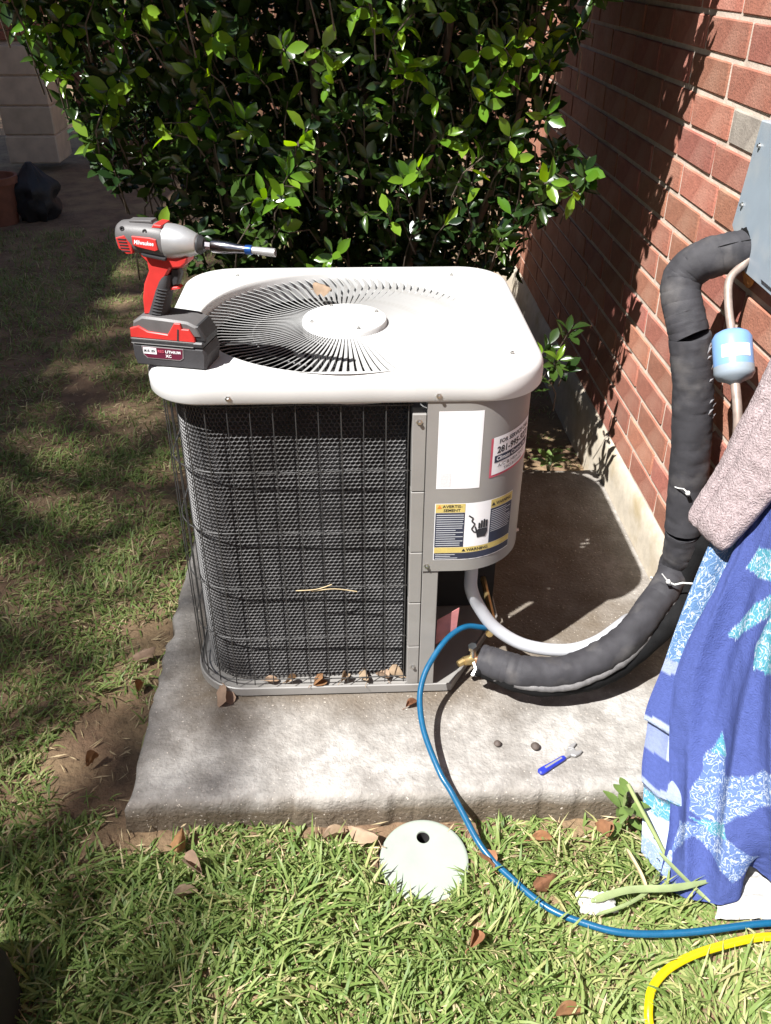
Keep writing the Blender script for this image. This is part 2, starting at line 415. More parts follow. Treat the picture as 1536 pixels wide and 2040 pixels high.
# ---- concrete slab
SX0, SX1, SY0, SY1 = -0.488, 0.853, -0.298, 1.075
def slab():
    def loop(ins, z, jit):
        x0, x1, y0, y1 = SX0 + ins, SX1, SY0 + ins, SY1 - ins
        pts = []
        def seg(ax, ay, bx, by, n):
            for i in range(n): pts.append((ax + (bx - ax) * i / n, ay + (by - ay) * i / n))
        seg(x0, y0, x1, y0, 320); seg(x1, y0, x1, y1, 6); seg(x1, y1, x0, y1, 80); seg(x0, y1, x0, y0, 110)
        out = []
        for (x, y) in pts:
            # chips and waviness of the cast edge
            ch = jit * (0.55 * mnz(x * 7, y * 7, 1) + 0.5 * mnz(x * 23, y * 23, 4))
            chip = (max(0.0, mnz(x * 11, y * 11, 7) - 0.22) * 3.0 + max(0.0, mnz(x * 41, y * 41, 2) - .25) * 1.2) * jit
            cx, cy = 0.2, 0.4
            d = Vector((cx - x, cy - y)).normalized() * (ch + chip)
            if abs(x - SX1) < 1e-6: d = Vector((0, 0))
            out.append((x + d.x, y + d.y, z - chip * 0.7))
        return out
    R = [loop(.045, 0, 0), loop(.014, -.0005, .004), loop(.004, -.004, .010), loop(-.001, -.014, .013), loop(-.003, -.045, .012), loop(-.006, -.075, .012), loop(-.01, -.2, .01)]
    b = MB()
    b.loft([r for r in R][::-1], True, False, False)
    n = len(R[0])
    # top sheet as a grid so that stains can be placed
    gxs = np.linspace(SX0 + .045, SX1, 60); gys = np.linspace(SY0 + .045, SY1 - .045, 60)
    base = len(b.v)
    for y in gys:
        for x in gxs: b.v.append((float(x), float(y), 0.0))
    for j in range(59):
        for i in range(59):
            b.f.append((base + j * 60 + i, base + j * 60 + i + 1, base + (j + 1) * 60 + i + 1, base + (j + 1) * 60 + i)); b.m.append(0)
    me = b.mesh('concrete_slab', M['concrete'], 60)
    at = me.attributes.new('dirt_shade', 'FLOAT', 'POINT')
    vals = []
    for v in me.vertices:
        x, y, z = v.co
        d = 0.0
        # grime round the unit's base, rust, wet soil and the unit's shade painted darker to its right, soil on the vertical face
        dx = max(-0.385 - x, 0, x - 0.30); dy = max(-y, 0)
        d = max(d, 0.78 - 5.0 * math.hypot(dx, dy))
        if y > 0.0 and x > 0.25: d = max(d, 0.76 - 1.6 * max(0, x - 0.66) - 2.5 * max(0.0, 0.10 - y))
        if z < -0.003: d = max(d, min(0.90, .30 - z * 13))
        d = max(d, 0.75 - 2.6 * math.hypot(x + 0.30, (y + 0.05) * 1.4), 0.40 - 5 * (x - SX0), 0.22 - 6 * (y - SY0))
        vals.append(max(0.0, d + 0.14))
    at.data.foreach_set('value', vals)
    return link('concrete_slab', me, None, kind='structure')
slab()

# ---- brick house wall
house = empty('brick_house', (1.2, 0.5, GZ), 'red brick house wall with pale mortar above a cream concrete foundation', 'house')
b = MB(); b.box(WX + 0.0042, WX + 0.25, -6.0, 3.4, 0.146, 2.75); b.build('mortar', M['mortar'], house)
b = MB()
fy = axis([(-6, -.6, .6), (-.6, 2.0, .06), (2.0, 3.4, .3)])
rings = []
for y in fy:
    w = 0.004 * mnz(0, y * 6, 2)
    rings.append([(WX + .3, y, -.4), (WX - .012 + w, y, -.4), (WX - .012 + w, y, 0.0), (WX - .010 + w, y, .07), (WX - .008 + w, y, 0.128 + .004 * mnz(3, y * 9)), (WX + .002, y, 0.1455), (WX + .3, y, 0.1455)])
b.loft(rings, True, True, True); b.build('foundation', M['foundation'], house, 40)

def brick_mesh(L, name, m):
    """one brick with slightly worn arrises; x is depth, y length, z height; face at x=0"""
    bb = MB(); bb.box(0, 0.09, -L / 2, L / 2, -0.0355, 0.0355, 0.0028)
    bb.v = [(x + (0.0012 * mnz(y * 31, z * 41, L * 9) if x < .02 else 0), y + .0010 * mnz(z * 60, x * 9, L), z + .0012 * mnz(y * 25, x * 9, L * 3)) for x, y, z in bb.v]
    me = bb.mesh(name, m)
    return me
BM = [brick_mesh(0.2405 + d, 'brick', M['brick']) for d in (0, 0.0015, -0.002)]
BMG = brick_mesh(0.2405, 'brick', M['brick_grey'])
hw = Vector(house.location)
far = MB()
COURSE = 0.0833; Z0 = 0.150
rr = random.Random(3)
for k in range(0, 31):
    zc = Z0 + 0.0405 + k * COURSE
    if zc > 2.7: break
    if k < 2 : pass
    head = 0.614 if (13 - k) % 2 == 0 else 0.543      # running bond heads seen on the wall
    if (13 - k) % 2 == 0: head = 0.614
    else: head = 0.545 - 0.0
    head += rr.uniform(-.008, .008)
    i0 = int(math.floor((-6.0 - head) / 0.2525)) + 1
    i1 = int(math.floor((3.35 - head) / 0.2525))
    for i in range(i0, i1):
        yc = head + i * 0.2525 + 0.12625
        dx = rr.uniform(-.0018, .0018)
        if -0.25 < yc < 1.62 and zc < 1.66:
            grey = (k == 12 and i == -1)
            o = bpy.data.objects.new('brick', BMG if grey else rr.choice(BM)); COL.objects.link(o)
            o.parent = house
            o.location = Vector((WX + dx, yc + rr.uniform(-.0015, .0015), zc)) - hw
            o.rotation_euler = (rr.uniform(-.004, .004), rr.uniform(-.012, .012), rr.uniform(-.008, .008))
            if grey: o['label'] = 'single grey brick among the red ones'
        else:
            far.box(WX + dx, WX + .08, yc - .12, yc + .12, zc - .0355, zc + .0355)
o = far.build('brick_courses', M['brick'], house, kind='stuff')
b = MB(); b.box(WX - .45, WX + .6, -6.2, 3.6, 2.76, 2.90); b.build('eave', M['trim'], house)
b = MB(); b.prism([(WX - .50, 2.905), (WX + 3.2, 4.6), (WX + 3.2, 4.75), (WX - .50, 3.0)], -6.3, 3.7); b.build('roof', M['roof'], house)

# ---- tall tree to the front left, out of frame: its crown shades the left side of the lawn
def oak():
    e = empty('oak_tree', (-12.0, -6.3, GZ), 'tall broad oak tree whose crown shades the left side of the lawn', 'tree')
    c = Vector((-12.72, -5.4, 13.0)); n = 85000
    r = rng.normal(size=(n, 3)); r /= np.linalg.norm(r, axis=1)[:, None]
    r *= (rng.random(n) ** (1 / 3))[:, None]
    P = r * np.array([5.2, 10.5, 3.4]) + np.array(c)
    d = rng.normal(size=(n, 3)); d /= np.linalg.norm(d, axis=1)[:, None]
    u = np.cross(d, rng.normal(size=(n, 3))); u /= np.linalg.norm(u, axis=1)[:, None]
    L = rng.uniform(.075, .118, n)[:, None]; W = L * .5
    V = np.stack([P - d * L, P + u * W, P + d * L, P - u * W], 1).reshape(-1, 3)
    me = bpy.data.meshes.new('crown'); me.from_pydata(V.tolist(), [], [(4 * k, 4 * k + 1, 4 * k + 2, 4 * k + 3) for k in range(n)])
    me.materials.append(M['tree_leaf']); at = me.attributes.new('tone', 'FLOAT', 'POINT'); at.data.foreach_set('value', np.repeat(rng.random(n), 4).astype(np.float32))
    link('crown', me, e, kind='stuff')
    b = MB(); b.tube(spline([(-12, -6.3, GZ - .3), (-12.1, -6.2, 4), (-12.3, -6.4, 8), (-12.5, -6.3, 13)], 6), [.42 * (1 - .6 * k / 18) for k in range(19)], 12)
    b.build('trunk', M['bark'], e, 60)
    for dx, dy, h in ((2.5, 3, 12), (-2.5, 2, 13), (1.5, -4, 12.5), (-2, -3, 13.5), (3, 0, 13)):
        b = MB(); b.tube(spline([(-12.2, -6.3, 6 + .3 * h / 3), (-12.3 + dx * .5, -6.3 + dy * .5, 9.8), (-12.4 + dx, -6.3 + dy, h)], 6), [.2 * (1 - .07 * k) for k in range(13)], 8); b.build('limb', M['bark'], e, 60)
oak()

# ---- neighbouring house added out of frame at left to block sky light
nh = empty('sky_block_house', (-3.6, 0, GZ), 'unseen low brick house added left of the lawn to block sky light', 'house')
b = MB(); b.box(-6.5, -3.35, -5.5, 6.2, GZ - .2, 2.9); b.build('wall', M['brick'], nh)
b = MB(); b.prism([(-3.05, 2.91), (-3.05, 3.02), (-5.0, 4.1), (-7.0, 3.02), (-7.0, 2.91)], -5.8, 6.5); b.build('roof', M['roof'], nh)
for y in (-3.5, -.3, 2.8):
    b = MB(); b.box(-3.36, -3.31, y, y + 1.0, .9, 2.1); w = b.build('window', M['trim'], nh)
    b = MB(); b.box(-3.308, -3.300, y + .07, y + .93, .97, 2.03); b.build('pane', M['glass'], w)

# ---- background at the far left: pier, fence, sack
pier = empty('masonry_pier', (-2.65, 6.6, GZ), 'shaded pier of pale blocks under dark red brick beyond the lawn', 'pier')
pw = Vector(pier.location); rr = random.Random(5)
pb = MB(); pb.box(-.21, .21, -.2, .2, -.107, .107, .008); pme = pb.mesh('block', M['pale_block'])
for k in range(4):
    o = bpy.data.objects.new('block', pme); COL.objects.link(o); o.parent = pier
    o.location = (rr.uniform(-.006, .006), rr.uniform(-.005, .005), 0.18 + k * .225)
b = MB(); b.box(-2.85, -2.45, 6.42, 6.78, GZ + .07, .90); b.build('mortar', M['mortar'], pier)
bm2 = MB(); bm2.box(-.107, .107, -.2, .2, -.033, .033, .004); pme = bm2.mesh('brick', M['brick'])
for k in range(12):
    for s in (-1, 1):
        o = bpy.data.objects.new('brick', pme); COL.objects.link(o); o.parent = pier
        o.location = (s * .109 + (0.02 if k % 2 else -.02), rr.uniform(-.004, .004), 1.03 + k * .077)
b = MB(); b.box(-2.83, -2.47, 6.44, 6.76, .90, 1.86); b.build('upper_core', M['mortar'], pier)

fence = empty('wooden_fence', (0, 7.2, GZ), 'dark brown wooden board fence in shade behind the shrub', 'fence')
fm = MB(); fm.box(-.068, .068, -.010, .010, 0, 1.85, .004); fme = fm.mesh('fence_board', M['brown_fence'])
rr = random.Random(9)
for i in range(34):
    o = bpy.data.objects.new('fence_board', fme); COL.objects.link(o); o.parent = fence
    o.location = (-2.37 + i * .1405, rr.uniform(-.006, .006), .03 + rr.uniform(-.02, .02))
    o.rotation_euler = (0, rr.uniform(-.006, .006), 0)
b = MB(); b.box(-2.4, 2.5, 7.215, 7.255, .25, .34); b.build('rail', M['brown_fence'], fence)
b = MB(); b.box(-2.4, 2.5, 7.215, 7.255, 1.35, 1.44); b.build('rail', M['brown_fence'], fence)

def sack():
    b = MB(); rings = []
    for i in range(15):
        t = i / 14
        r = 0.155 * (math.sin(PI * min(1, t * .75 + .22)) ** .7) * (1 - .9 * max(0, t - .62))
        ring = []
        for k in range(28):
            a = 2 * PI * k / 28
            rr_ = r * (1 + .34 * mnz(math.cos(a) * 2.2, math.sin(a) * 2.2, t * 4) + .07 * mnz(math.cos(a) * 6, math.sin(a) * 6, t * 9))
            ring.append((-2.18 + rr_ * math.cos(a), 4.86 + rr_ * math.sin(a), GZ + .38 * t))
        rings.append(ring)
    b.loft(rings, True, True, True)
    b.build('rubbish_sack', M['plastic_bag'], None, 40, label='black plastic sack standing on the ground at the far left', cat='sack')
sack()
def planter():
    b = MB(); T = Matrix.Translation((-2.40, 4.75, GZ))
    b.rev([(.001, 0.0), (.11, 0.0), (.145, .27), (.16, .27), (.16, .315), (.14, .315), (.13, .27), (.001, .26)], 28, T)
    b.build('terracotta_pot', M['terracotta'], None, 40, label='terracotta pot in shade at the left edge beside the black sack', cat='pot')
planter()

# ================================================================== AIR CONDITIONER
ac = empty('air_conditioner', (0, 0.34, 0), 'beige outdoor air conditioner with a round fan grille on the concrete slab', 'air conditioner')

def rrect(x0, x1, y0, y1, radii, ins=0.0, nc=14, ns=12):
    """rounded rectangle, counter-clockwise from the middle of the front; radii FR, BR, BL, FL"""
    x0 += ins; x1 -= ins; y0 += ins; y1 -= ins
    FR, BR, BL, FL = [max(r - ins, 0.004) for r in radii]
    P = []
    def arc(cx, cy, r, a0, a1):
        for i in range(nc + 1):
            a = a0 + (a1 - a0) * i / nc; P.append((cx + r * math.cos(a), cy + r * math.sin(a)))
    def line(a, c):
        for i in range(1, ns): P.append((a[0] + (c[0] - a[0]) * i / ns, a[1] + (c[1] - a[1]) * i / ns))
    m = ((x0 + x1) / 2, y0); P.append(m); line(m, (x1 - FR, y0))
    arc(x1 - FR, y0 + FR, FR, -PI / 2, 0); line((x1, y0 + FR), (x1, y1 - BR))
    arc(x1 - BR, y1 - BR, BR, 0, PI / 2); line((x1 - BR, y1), (x0 + BL, y1))
    arc(x0 + BL, y1 - BL, BL, PI / 2, PI); line((x0, y1 - BL), (x0, y0 + FL))
    arc(x0 + FL, y0 + FL, FL, PI, 1.5 * PI); line((x0 + FL, y0), m)
    return P

LX, LY0, LY1 = 0.398, 0.0, 0.692
FC = Vector((-.006, .335)); GR = 0.318
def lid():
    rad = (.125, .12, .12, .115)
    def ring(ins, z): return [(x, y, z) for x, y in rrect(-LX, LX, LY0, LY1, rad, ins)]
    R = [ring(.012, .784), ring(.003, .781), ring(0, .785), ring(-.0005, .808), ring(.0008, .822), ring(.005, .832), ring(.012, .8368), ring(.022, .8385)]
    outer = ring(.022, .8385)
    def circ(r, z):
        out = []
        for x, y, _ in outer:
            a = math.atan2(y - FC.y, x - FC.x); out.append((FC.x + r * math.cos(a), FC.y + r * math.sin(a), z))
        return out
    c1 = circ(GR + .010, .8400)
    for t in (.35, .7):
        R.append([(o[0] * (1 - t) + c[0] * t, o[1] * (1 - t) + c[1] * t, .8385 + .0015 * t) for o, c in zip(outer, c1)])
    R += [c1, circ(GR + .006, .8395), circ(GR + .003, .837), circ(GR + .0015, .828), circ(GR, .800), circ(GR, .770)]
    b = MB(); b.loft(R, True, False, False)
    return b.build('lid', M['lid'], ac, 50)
lid_o = lid()
# embossed ribs in the lid's corners and small screws on its rim
def screw(p, n, r, parent, name='screw'):
    b = MB(); q = Vector(n).to_track_quat('Z', 'Y').to_matrix().to_4x4()
    T = Matrix.Translation(p) @ q
    b.rev([(r * 1.5, 0), (r * 1.5, r * .35), (r * .95, r * .4), (r * .95, r * 1.25), (r * .7, r * 1.45), (.0002, r * 1.45)], 6, T)
    return b.build(name, M['steel'], parent)
for x in (-.23, .175): screw((x, -.001, .795), (0, -1, 0), .004, lid_o)
for x, y in ((.26, .60), (-.27, .61), (.33, .10)): screw((x, y, .8388), (0, 0, 1), .0035, lid_o)

# ---- fan grille: curved pitched blades between hub and rim
def blade_mesh():
    b = MB(); n = 11; rings = []
    for i in range(n):
        t = i / (n - 1); r = .088 + (GR + .002 - .088) * t
        a = math.radians(-2.5 * math.sin(t * PI * .5) + (3.5 * max(0, t - .82) / .18))
        sag = -0.013 * math.sin(PI * min(1, t * .9 + .1)) - .006 * t
        rad = Vector((math.cos(a), math.sin(a), 0)); tan = Vector((-math.sin(a), math.cos(a), 0))
        tilt = math.radians(60)
        h = .0048 + .0085 * t; w = .0010
        up = tan * math.sin(tilt) + Vector((0, 0, math.cos(tilt))); sd = tan * math.cos(tilt) - Vector((0, 0, math.sin(tilt)))
        c = rad * r + Vector((0, 0, .823 + sag))
        rings.append([tuple(c + up * (h / 2) + sd * w * .5), tuple(c + up * (h / 2) - sd * w * .5), tuple(c - up * (h / 2) - sd * w * .8), tuple(c - up * (h / 2) + sd * w * .8)])
    b.loft(rings)
    return b.mesh('grille_blade', M['blade'])
grille = empty('fan_grille', (0, 0, 0)); grille.parent = ac; grille.location = Vector((FC.x, FC.y, 0)) - ac.location
gme = blade_mesh(); NB = 98
for i in range(NB):
    o = bpy.data.objects.new('grille_blade', gme); COL.objects.link(o); o.parent = grille
    o.rotation_euler = (0, 0, 2 * PI * i / NB)
b = MB(); T = Matrix.Translation((FC.x, FC.y, 0))
b.rev([(.0945, .800), (.0945, .826), (.092, .8305), (.086, .832), (.072, .8325), (.069, .8300), (.064, .8300), (.060, .8328), (.0002, .8345)], 56, T)
b.build('grille_hub', M['lid'], grille, 35)
for a in (.4, 1.97, 3.54, 5.11): screw((FC.x + .078 * math.cos(a), FC.y + .078 * math.sin(a), .832), (0, 0, 1), .0032, grille)
b = MB()
for rr_, zz in ((.205, .7985),):
    pts = [(FC.x + rr_ * math.cos(2 * PI * k / 60), FC.y + rr_ * math.sin(2 * PI * k / 60), zz) for k in range(61)]
    b.tube(pts, .0025, 6, False)
b.build('brace_ring', M['fan'], grille, 60)
# fan below
fan = MB()
for k in range(4):
    a0 = k * PI / 2 + .4
    rows = []
    for i in range(6):
        r = .07 + .23 * i / 5
        rows.append([(FC.x + r * math.cos(a0 + .95 * j / 5 + .1 * i / 5), FC.y + r * math.sin(a0 + .95 * j / 5 + .1 * i / 5), .70 + .055 * j / 5) for j in range(6)])
    fan.loft(rows, False, False, False)
fan.rev([(.001, .77), (.07, .77), (.075, .74), (.075, .62), (.001, .62)], 24, Matrix.Translation((FC.x, FC.y, 0)))
fan.build('fan', M['fan'], ac, 30)

# ---- outline path of the body, measured leftwards from the end of the front grille
BX, BY0, BY1, BR_ = .384, .010, .682, .125
XEND = .121
def cpath(s, ins):
    """s>=0 runs left along the front, round the corner, back along the left side; returns point, outward normal"""
    x0 = -BX + BR_; L1 = XEND - x0; L2 = BR_ * PI / 2
    if s <= L1: return Vector((XEND - s, BY0 + ins)), Vector((0, -1))
    s -= L1
    if s <= L2:
        a = -PI / 2 - s / BR_; r = BR_ - ins
        return Vector((x0 + r * math.cos(a), BY0 + BR_ + r * math.sin(a))), Vector((math.cos(a), math.sin(a)))
    s -= L2
    return Vector((-BX + ins, BY0 + BR_ + s)), Vector((-1, 0))
SMAX = (XEND + BX - BR_) + BR_ * PI / 2 + .42

# dark coil core behind everything (whole footprint, cut away for the service corner)
def ring_at(ins, z): return [(x, y, z) for x, y in rrect(-BX, BX, BY0, BY1, (.15, .125, .125, BR_), ins)]
b = MB()
poly = [p for p in rrect(-BX, BX, BY0, BY1, (.15, .125, .125, BR_), .055)]
poly = [p for p in poly if not (p[0] > .125 and p[1] < .34)]
# keep order: start after the cut corner
i0 = max(range(len(poly)), key=lambda i: (math.hypot(poly[i][0] - poly[i - 1][0], poly[i][1] - poly[i - 1][1])))
poly = poly[i0:] + poly[:i0]
poly = poly + [(.125, poly[-1][1]), (.125, .34)]
# hollow shell: inner walls only, so that the fan chamber stays open to the top
b.loft([[(x, y, .02) for x, y in poly], [(x, y, .76) for x, y in poly]], True, True, False)
b.build('coil', M['coil'], ac)
# right-hand and back outer skin (mostly unseen)
pts = []
for i in range(40):
    pass
b = MB()
full = rrect(-BX, BX, BY0, BY1, (.15, .125, .125, BR_), .012)
seg = [p for p in full if (p[0] > 0 and p[1] > .33) or (p[1] > .5)]
iy = min(range(len(seg)), key=lambda i: seg[i][1] if seg[i][0] > 0 else 9)
seg = seg[iy:] + seg[:iy]
seg = [p for p in seg if not (p[0] < -.30 and p[1] < .60)]
b.loft([[(x, y, z) for x, y in seg] for z in (.02, .782)], False, False, False)
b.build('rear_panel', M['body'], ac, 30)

# ---- hexagonal guard mesh (too many strands to count)
def hexmesh():
    b = MB(); a = .0060; hx = a * math.sqrt(3); hz = a * 1.5
    def depth(s): return .030 + .010 * max(0, 1 - s / .40) 
    def W(s, z, out):
        p, n = cpath(max(s, 0), depth(s)); return (p.x + n.x * out, p.y + n.y * out, z)
    def strand(s0, z0, s1, z1):
        dx, dz = s1 - s0, z1 - z0; L = math.hypot(dx, dz); w = .00125
        px, pz = -dz / L * w, dx / L * w
        b.add([W(s0 + px, z0 + pz, 0), W(s1 + px, z1 + pz, 0), W(s1, z1, .0024), W(s0, z0, .0024), W(s1 - px, z1 - pz, 0), W(s0 - px, z0 - pz, 0)], [(0, 1, 2, 3), (3, 2, 4, 5)])
    j = 0; z = .034
    while z < .765:
        s = (hx / 2 if j % 2 else 0)
        while s < SMAX - .01:
            jz = .0006 * mnz(s * 40, z * 40)
            # up strand, and the two legs to the row above
            strand(s, z + jz, s, z + a + jz)
            strand(s, z + a + jz, s + hx / 2, z + hz)
            strand(s, z + a + jz, s - hx / 2 if s > hx / 2 else s + .0001, z + hz)
            s += hx
        z += hz; j += 1
    return b.build('guard_mesh', M['hex'], ac, None, kind='stuff')
hexmesh()
# backing right behind the mesh
b = MB(); rows = []
for z in (.03, .77):
    rows.append([(*cpath(SMAX * i / 60, .044)[0], z) for i in range(61)])
b.loft(rows, False, False, False); b.build('coil_face', M['coil'], ac, 30)

# ---- wire guard
def wire_v(s):
    b = MB(); p, n = cpath(s, .004)
    bow = .0015 * math.sin(s * 37)
    b.tube([(p.x + n.x * (.001 + bow * math.sin(z * 4)), p.y + n.y * (.001 + bow * math.sin(z * 4)), z) for z in (.034, .2, .4, .6, .772)], .0013, 6)
    return b.build('guard_wire', M['wire'], ac, 60)
s = .003
while s < SMAX: wire_v(s); s += .0445
for z in (.770, .620, .470, .323, .176, .046):
    b = MB(); P = [cpath(SMAX * i / 90, .0072) for i in range(91)]
    b.tube([(XEND + .006, BY0 + .0072, z)] + [(p.x, p.y, z + .0015 * math.sin(i * .21 + z * 30)) for i, (p, n) in enumerate(P)], .0015, 6)
    b.build('guard_wire', M['wire'], ac, 60)

# ---- base pan, posts
b = MB()
base = rrect(-BX - .002, BX, BY0 - .004, BY1, (.15, .125, .125, BR_), 0)
base = [p for p in base if not (p[0] > .235 and p[1] < .23)]
i0 = max(range(len(base)), key=lambda i: (math.hypot(base[i][0] - base[i - 1][0], base[i][1] - base[i - 1][1])))
base = base[i0:] + base[:i0]
def shrink(pl, d):
    c = Vector((0, .34)); return [tuple(Vector(p) + (c - Vector(p)).normalized() * d) for p in pl]
b.loft([[(x, y, .006) for x, y in shrink(base, .012)], [(x, y, .006) for x, y in base], [(x, y, .027) for x, y in base], [(x, y, .029) for x, y in shrink(base, .003)], [(x, y, .022) for x, y in shrink(base, .012)]], True, True, True)
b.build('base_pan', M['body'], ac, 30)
for x, y in ((-.27, .1), (.1, .06), (-.27, .6), (.27, .6)):
    b = MB(); b.box(x - .03, x + .03, y - .03, y + .03, 0.0, .0058); b.build('foot', M['dark'], ac)
b = MB()
for z0, z1 in ((.0295, .147), (.149, .277), (.279, .417), (.419, .572), (.574, .752)):
    b.box(.1255, .1535, BY0 - .002, BY0 + .03, z0, z1, .0015)
b.build('grille_post', M['body'], ac)
screw((.139, BY0 - .002, .735), (0, -1, 0), .0045, ac); screw((.139, BY0 - .002, .085), (0, -1, 0), .0045, ac)
b = MB(); b.box(.155, .190, BY0 - .003, BY0 + .012, .0295, .366, .0012); b.box(.155, .159, BY0 + .012, BY0 + .3, .0295, .366)
b.build('corner_post', M['body'], ac)
# recess walls
b = MB(); b.box(.160, .375, .300, .304, .030, .40); b.build('recess_panel', M['dark'], ac)

# ---- service panel, curved round the right front corner
PX0, PXF, PR = .1545, .235, .149
def ppt(s, z, off=0.0):
    L1 = PXF - PX0; L2 = PR * PI / 2; y0 = BY0 - .006
    if s <= L1: return Vector((PX0 + s, y0 - off, z))
    s -= L1
    if s <= L2:
        a = -PI / 2 + s / PR; r = PR + off
        return Vector((PXF + r * math.cos(a), y0 + PR + r * math.sin(a), z))
    s -= L2
    return Vector((PXF + PR + off, y0 + PR + s, z))
PL = (PXF - PX0) + PR * PI / 2 + .19
ss = [i / 48 * PL for i in range(49)]
b = MB()
prof = [(-.020, .3685), (-.004, .3675), (0, .370), (0, .7835)]
b.loft([[tuple(ppt(s, z, off)) for s in ss] for off, z in prof], False, False, False)
b.loft([[tuple(ppt(0, z, off)) for z in (.3675, .7835)] for off in (0, -.018)], False, False, False)
panel = b.build('service_panel', M['body'], ac, 40)
for s, z in ((.0085, .385),): screw(ppt(s, z), (0, -1, 0), .0042, panel)
screw(ppt(.30, .385), (1, 0, 0), .0042, panel)

def sheet(parent, name, s0, s1, z0, z1, m, off, skew=0.0, ns=16, lab=None):
    """printed sheet that follows the panel; skew lifts its right end"""
    b = MB()
    b.loft([[tuple(ppt(s0 + (s1 - s0) * i / ns, z + skew * i / ns, off)) for i in range(ns + 1)] for z in (z0, z1)], False, False, False)
    o = b.build(name, m, parent, 60)
    if lab: o['label'] = lab
    return o
_tc = {}
def textmesh(txt, size, bold=0.0, shear=0.0, align='LEFT'):
    cu = bpy.data.curves.new('t', 'FONT'); cu.body = txt; cu.size = size; cu.resolution_u = 2; cu.shear = shear; cu.offset = bold; cu.align_x = align
    o = bpy.data.objects.new('t', cu); COL.objects.link(o)
    bpy.context.view_layer.update()
    me = bpy.data.meshes.new_from_object(o.evaluated_get(bpy.context.evaluated_depsgraph_get()))
    v = [tuple(x.co) for x in me.vertices]; f = [tuple(p.vertices) for p in me.polygons]
    bpy.data.objects.remove(o); bpy.data.curves.remove(cu); bpy.data.meshes.remove(me)
    return v, f
def ptext(parent, txt, s, z, size, m, off, sx=1.0, bold=0.0, shear=0.0, skew=0.0, name='lettering', width=None):
    v, f = textmesh(txt, size, bold, shear)
    if width is not None:
        w = max(p[0] for p in v) - min(p[0] for p in v); sx = width / w
    b = MB(); b.add([tuple(ppt(s + x * sx, z + y + skew * (x * sx), off)) for x, y, _ in v], f)
    return b.build(name, m, parent)
# blank white plate
sheet(panel, 'rating_plate', .0225, .1130, .582, .760, M['white_label'], .0006)
sheet(panel, 'rating_code', .0300, .0520, .5870, .6200, mat('plate_grey', (.64, .63, .64), .5, .1, 300), .0010)
# service sticker
K = .085
st = sheet(panel, 'service_sticker', .133, .262, .600, .692, M['red_print'], .0006, K * .129)
sheet(panel, 'sticker_face', .138, .262, .606, .6935, M['white_label'], .0010, K * .124).parent = st
def sk(s): return K * (s - .133)
for txt, s, z, size, wd, m, bold in (("FOR SERVICE CALL", .152, .6760, .0135, .100, M['ink_text'], .0004),
                                     ("281-995-9271", .148, .6545, .021, .104, M['ink_text'], .0007)):
    o = ptext(st, txt, s, z + sk(s), size, m, .0014, bold=bold, skew=K, width=wd)
sheet(st, 'navy_band', .143, .252, .6330 + sk(.143), .6495 + sk(.143), M['ink_dark'], .0014, K * .109)
ptext(st, "Climate Control, Inc.", .147, .6375 + sk(.147), .0135, M['white_label'], .0018, bold=.0002, shear=.15, skew=K, width=.098)
ptext(st, "A/C & HEATING", .152, .6210 + sk(.152), .0105, M['ink_text'], .0014, skew=K, width=.088)
ptext(st, "TACLB12345E", .168, .6105 + sk(.168), .0085, M['ink_text'], .0014, skew=K, width=.062)
# warning label
wl = sheet(panel, 'warning_label', .0220, .2080, .4005, .5460, M['white_label'], .0006)
def wsheet(name, s0, s1, z0, z1, m, off=.0010): return sheet(wl, name, s0, s1, z0, z1, m, off, ns=10)
wsheet('heading_band', .0235, .0860, .5235, .5450, M['yellow_print'])
wsheet('heading_band', .1440, .2070, .5240, .5450, M['yellow_print'])
wsheet('text_block', .0235, .0860, .4350, .5225, M['ink_dark'])
wsheet('text_block', .1440, .2070, .4350, .5230, M['ink_dark'])
wsheet('heading_band', .0235, .2070, .4195, .4340, M['yellow_print'])
wsheet('text_block', .0235, .2070, .4025, .4188, M['ink_dark'])
ptext(wl, "AVERTIS-", .0380, .5358, .0090, M['ink_text'], .0014, width=.042, bold=.0002)
ptext(wl, "SEMENT", .0400, .5262, .0090, M['ink_text'], .0014, width=.036, bold=.0002)
ptext(wl, "WARNING", .1570, .5300, .0110, M['ink_text'], .0014, width=.044, bold=.0003)
ptext(wl, "WARNING", .0930, .4232, .0105, M['ink_text'], .0014, width=.050, bold=.0002)
def tri(s, z, r, m):
    b = MB(); b.add([tuple(ppt(s - r, z, .0015)), tuple(ppt(s + r, z, .0015)), tuple(ppt(s, z + r * 1.7, .0015))], [(0, 1, 2)])
    b.build('warning_triangle', m, wl)
tri(.0315, .5345, .0050, M['orange_print']); tri(.1500, .5300, .0050, M['ink_text']); tri(.0875, .4232, .0042, M['ink_text'])
b = MB(); rr = random.Random(2)
def lines(s0, s1, z0, z1, n):
    for i in range(n):
        z = z1 - (z1 - z0) * (i + .5) / n; e = s1 - rr.choice([0, 0, .002, .006, .016])
        h = (z1 - z0) / n * .17; k = 8
        b.loft([[tuple(ppt(s0 + (e - s0) * q / k, zz, .0013)) for q in range(k + 1)] for zz in (z - h, z + h)], False, False, False)
lines(.0260, .0840, .4370, .5200, 15); lines(.1465, .2040, .4620, .5200, 12); lines(.0260, .0750, .4035, .4175, 3)
b.build('fine_print', M['ink_pale'], wl)
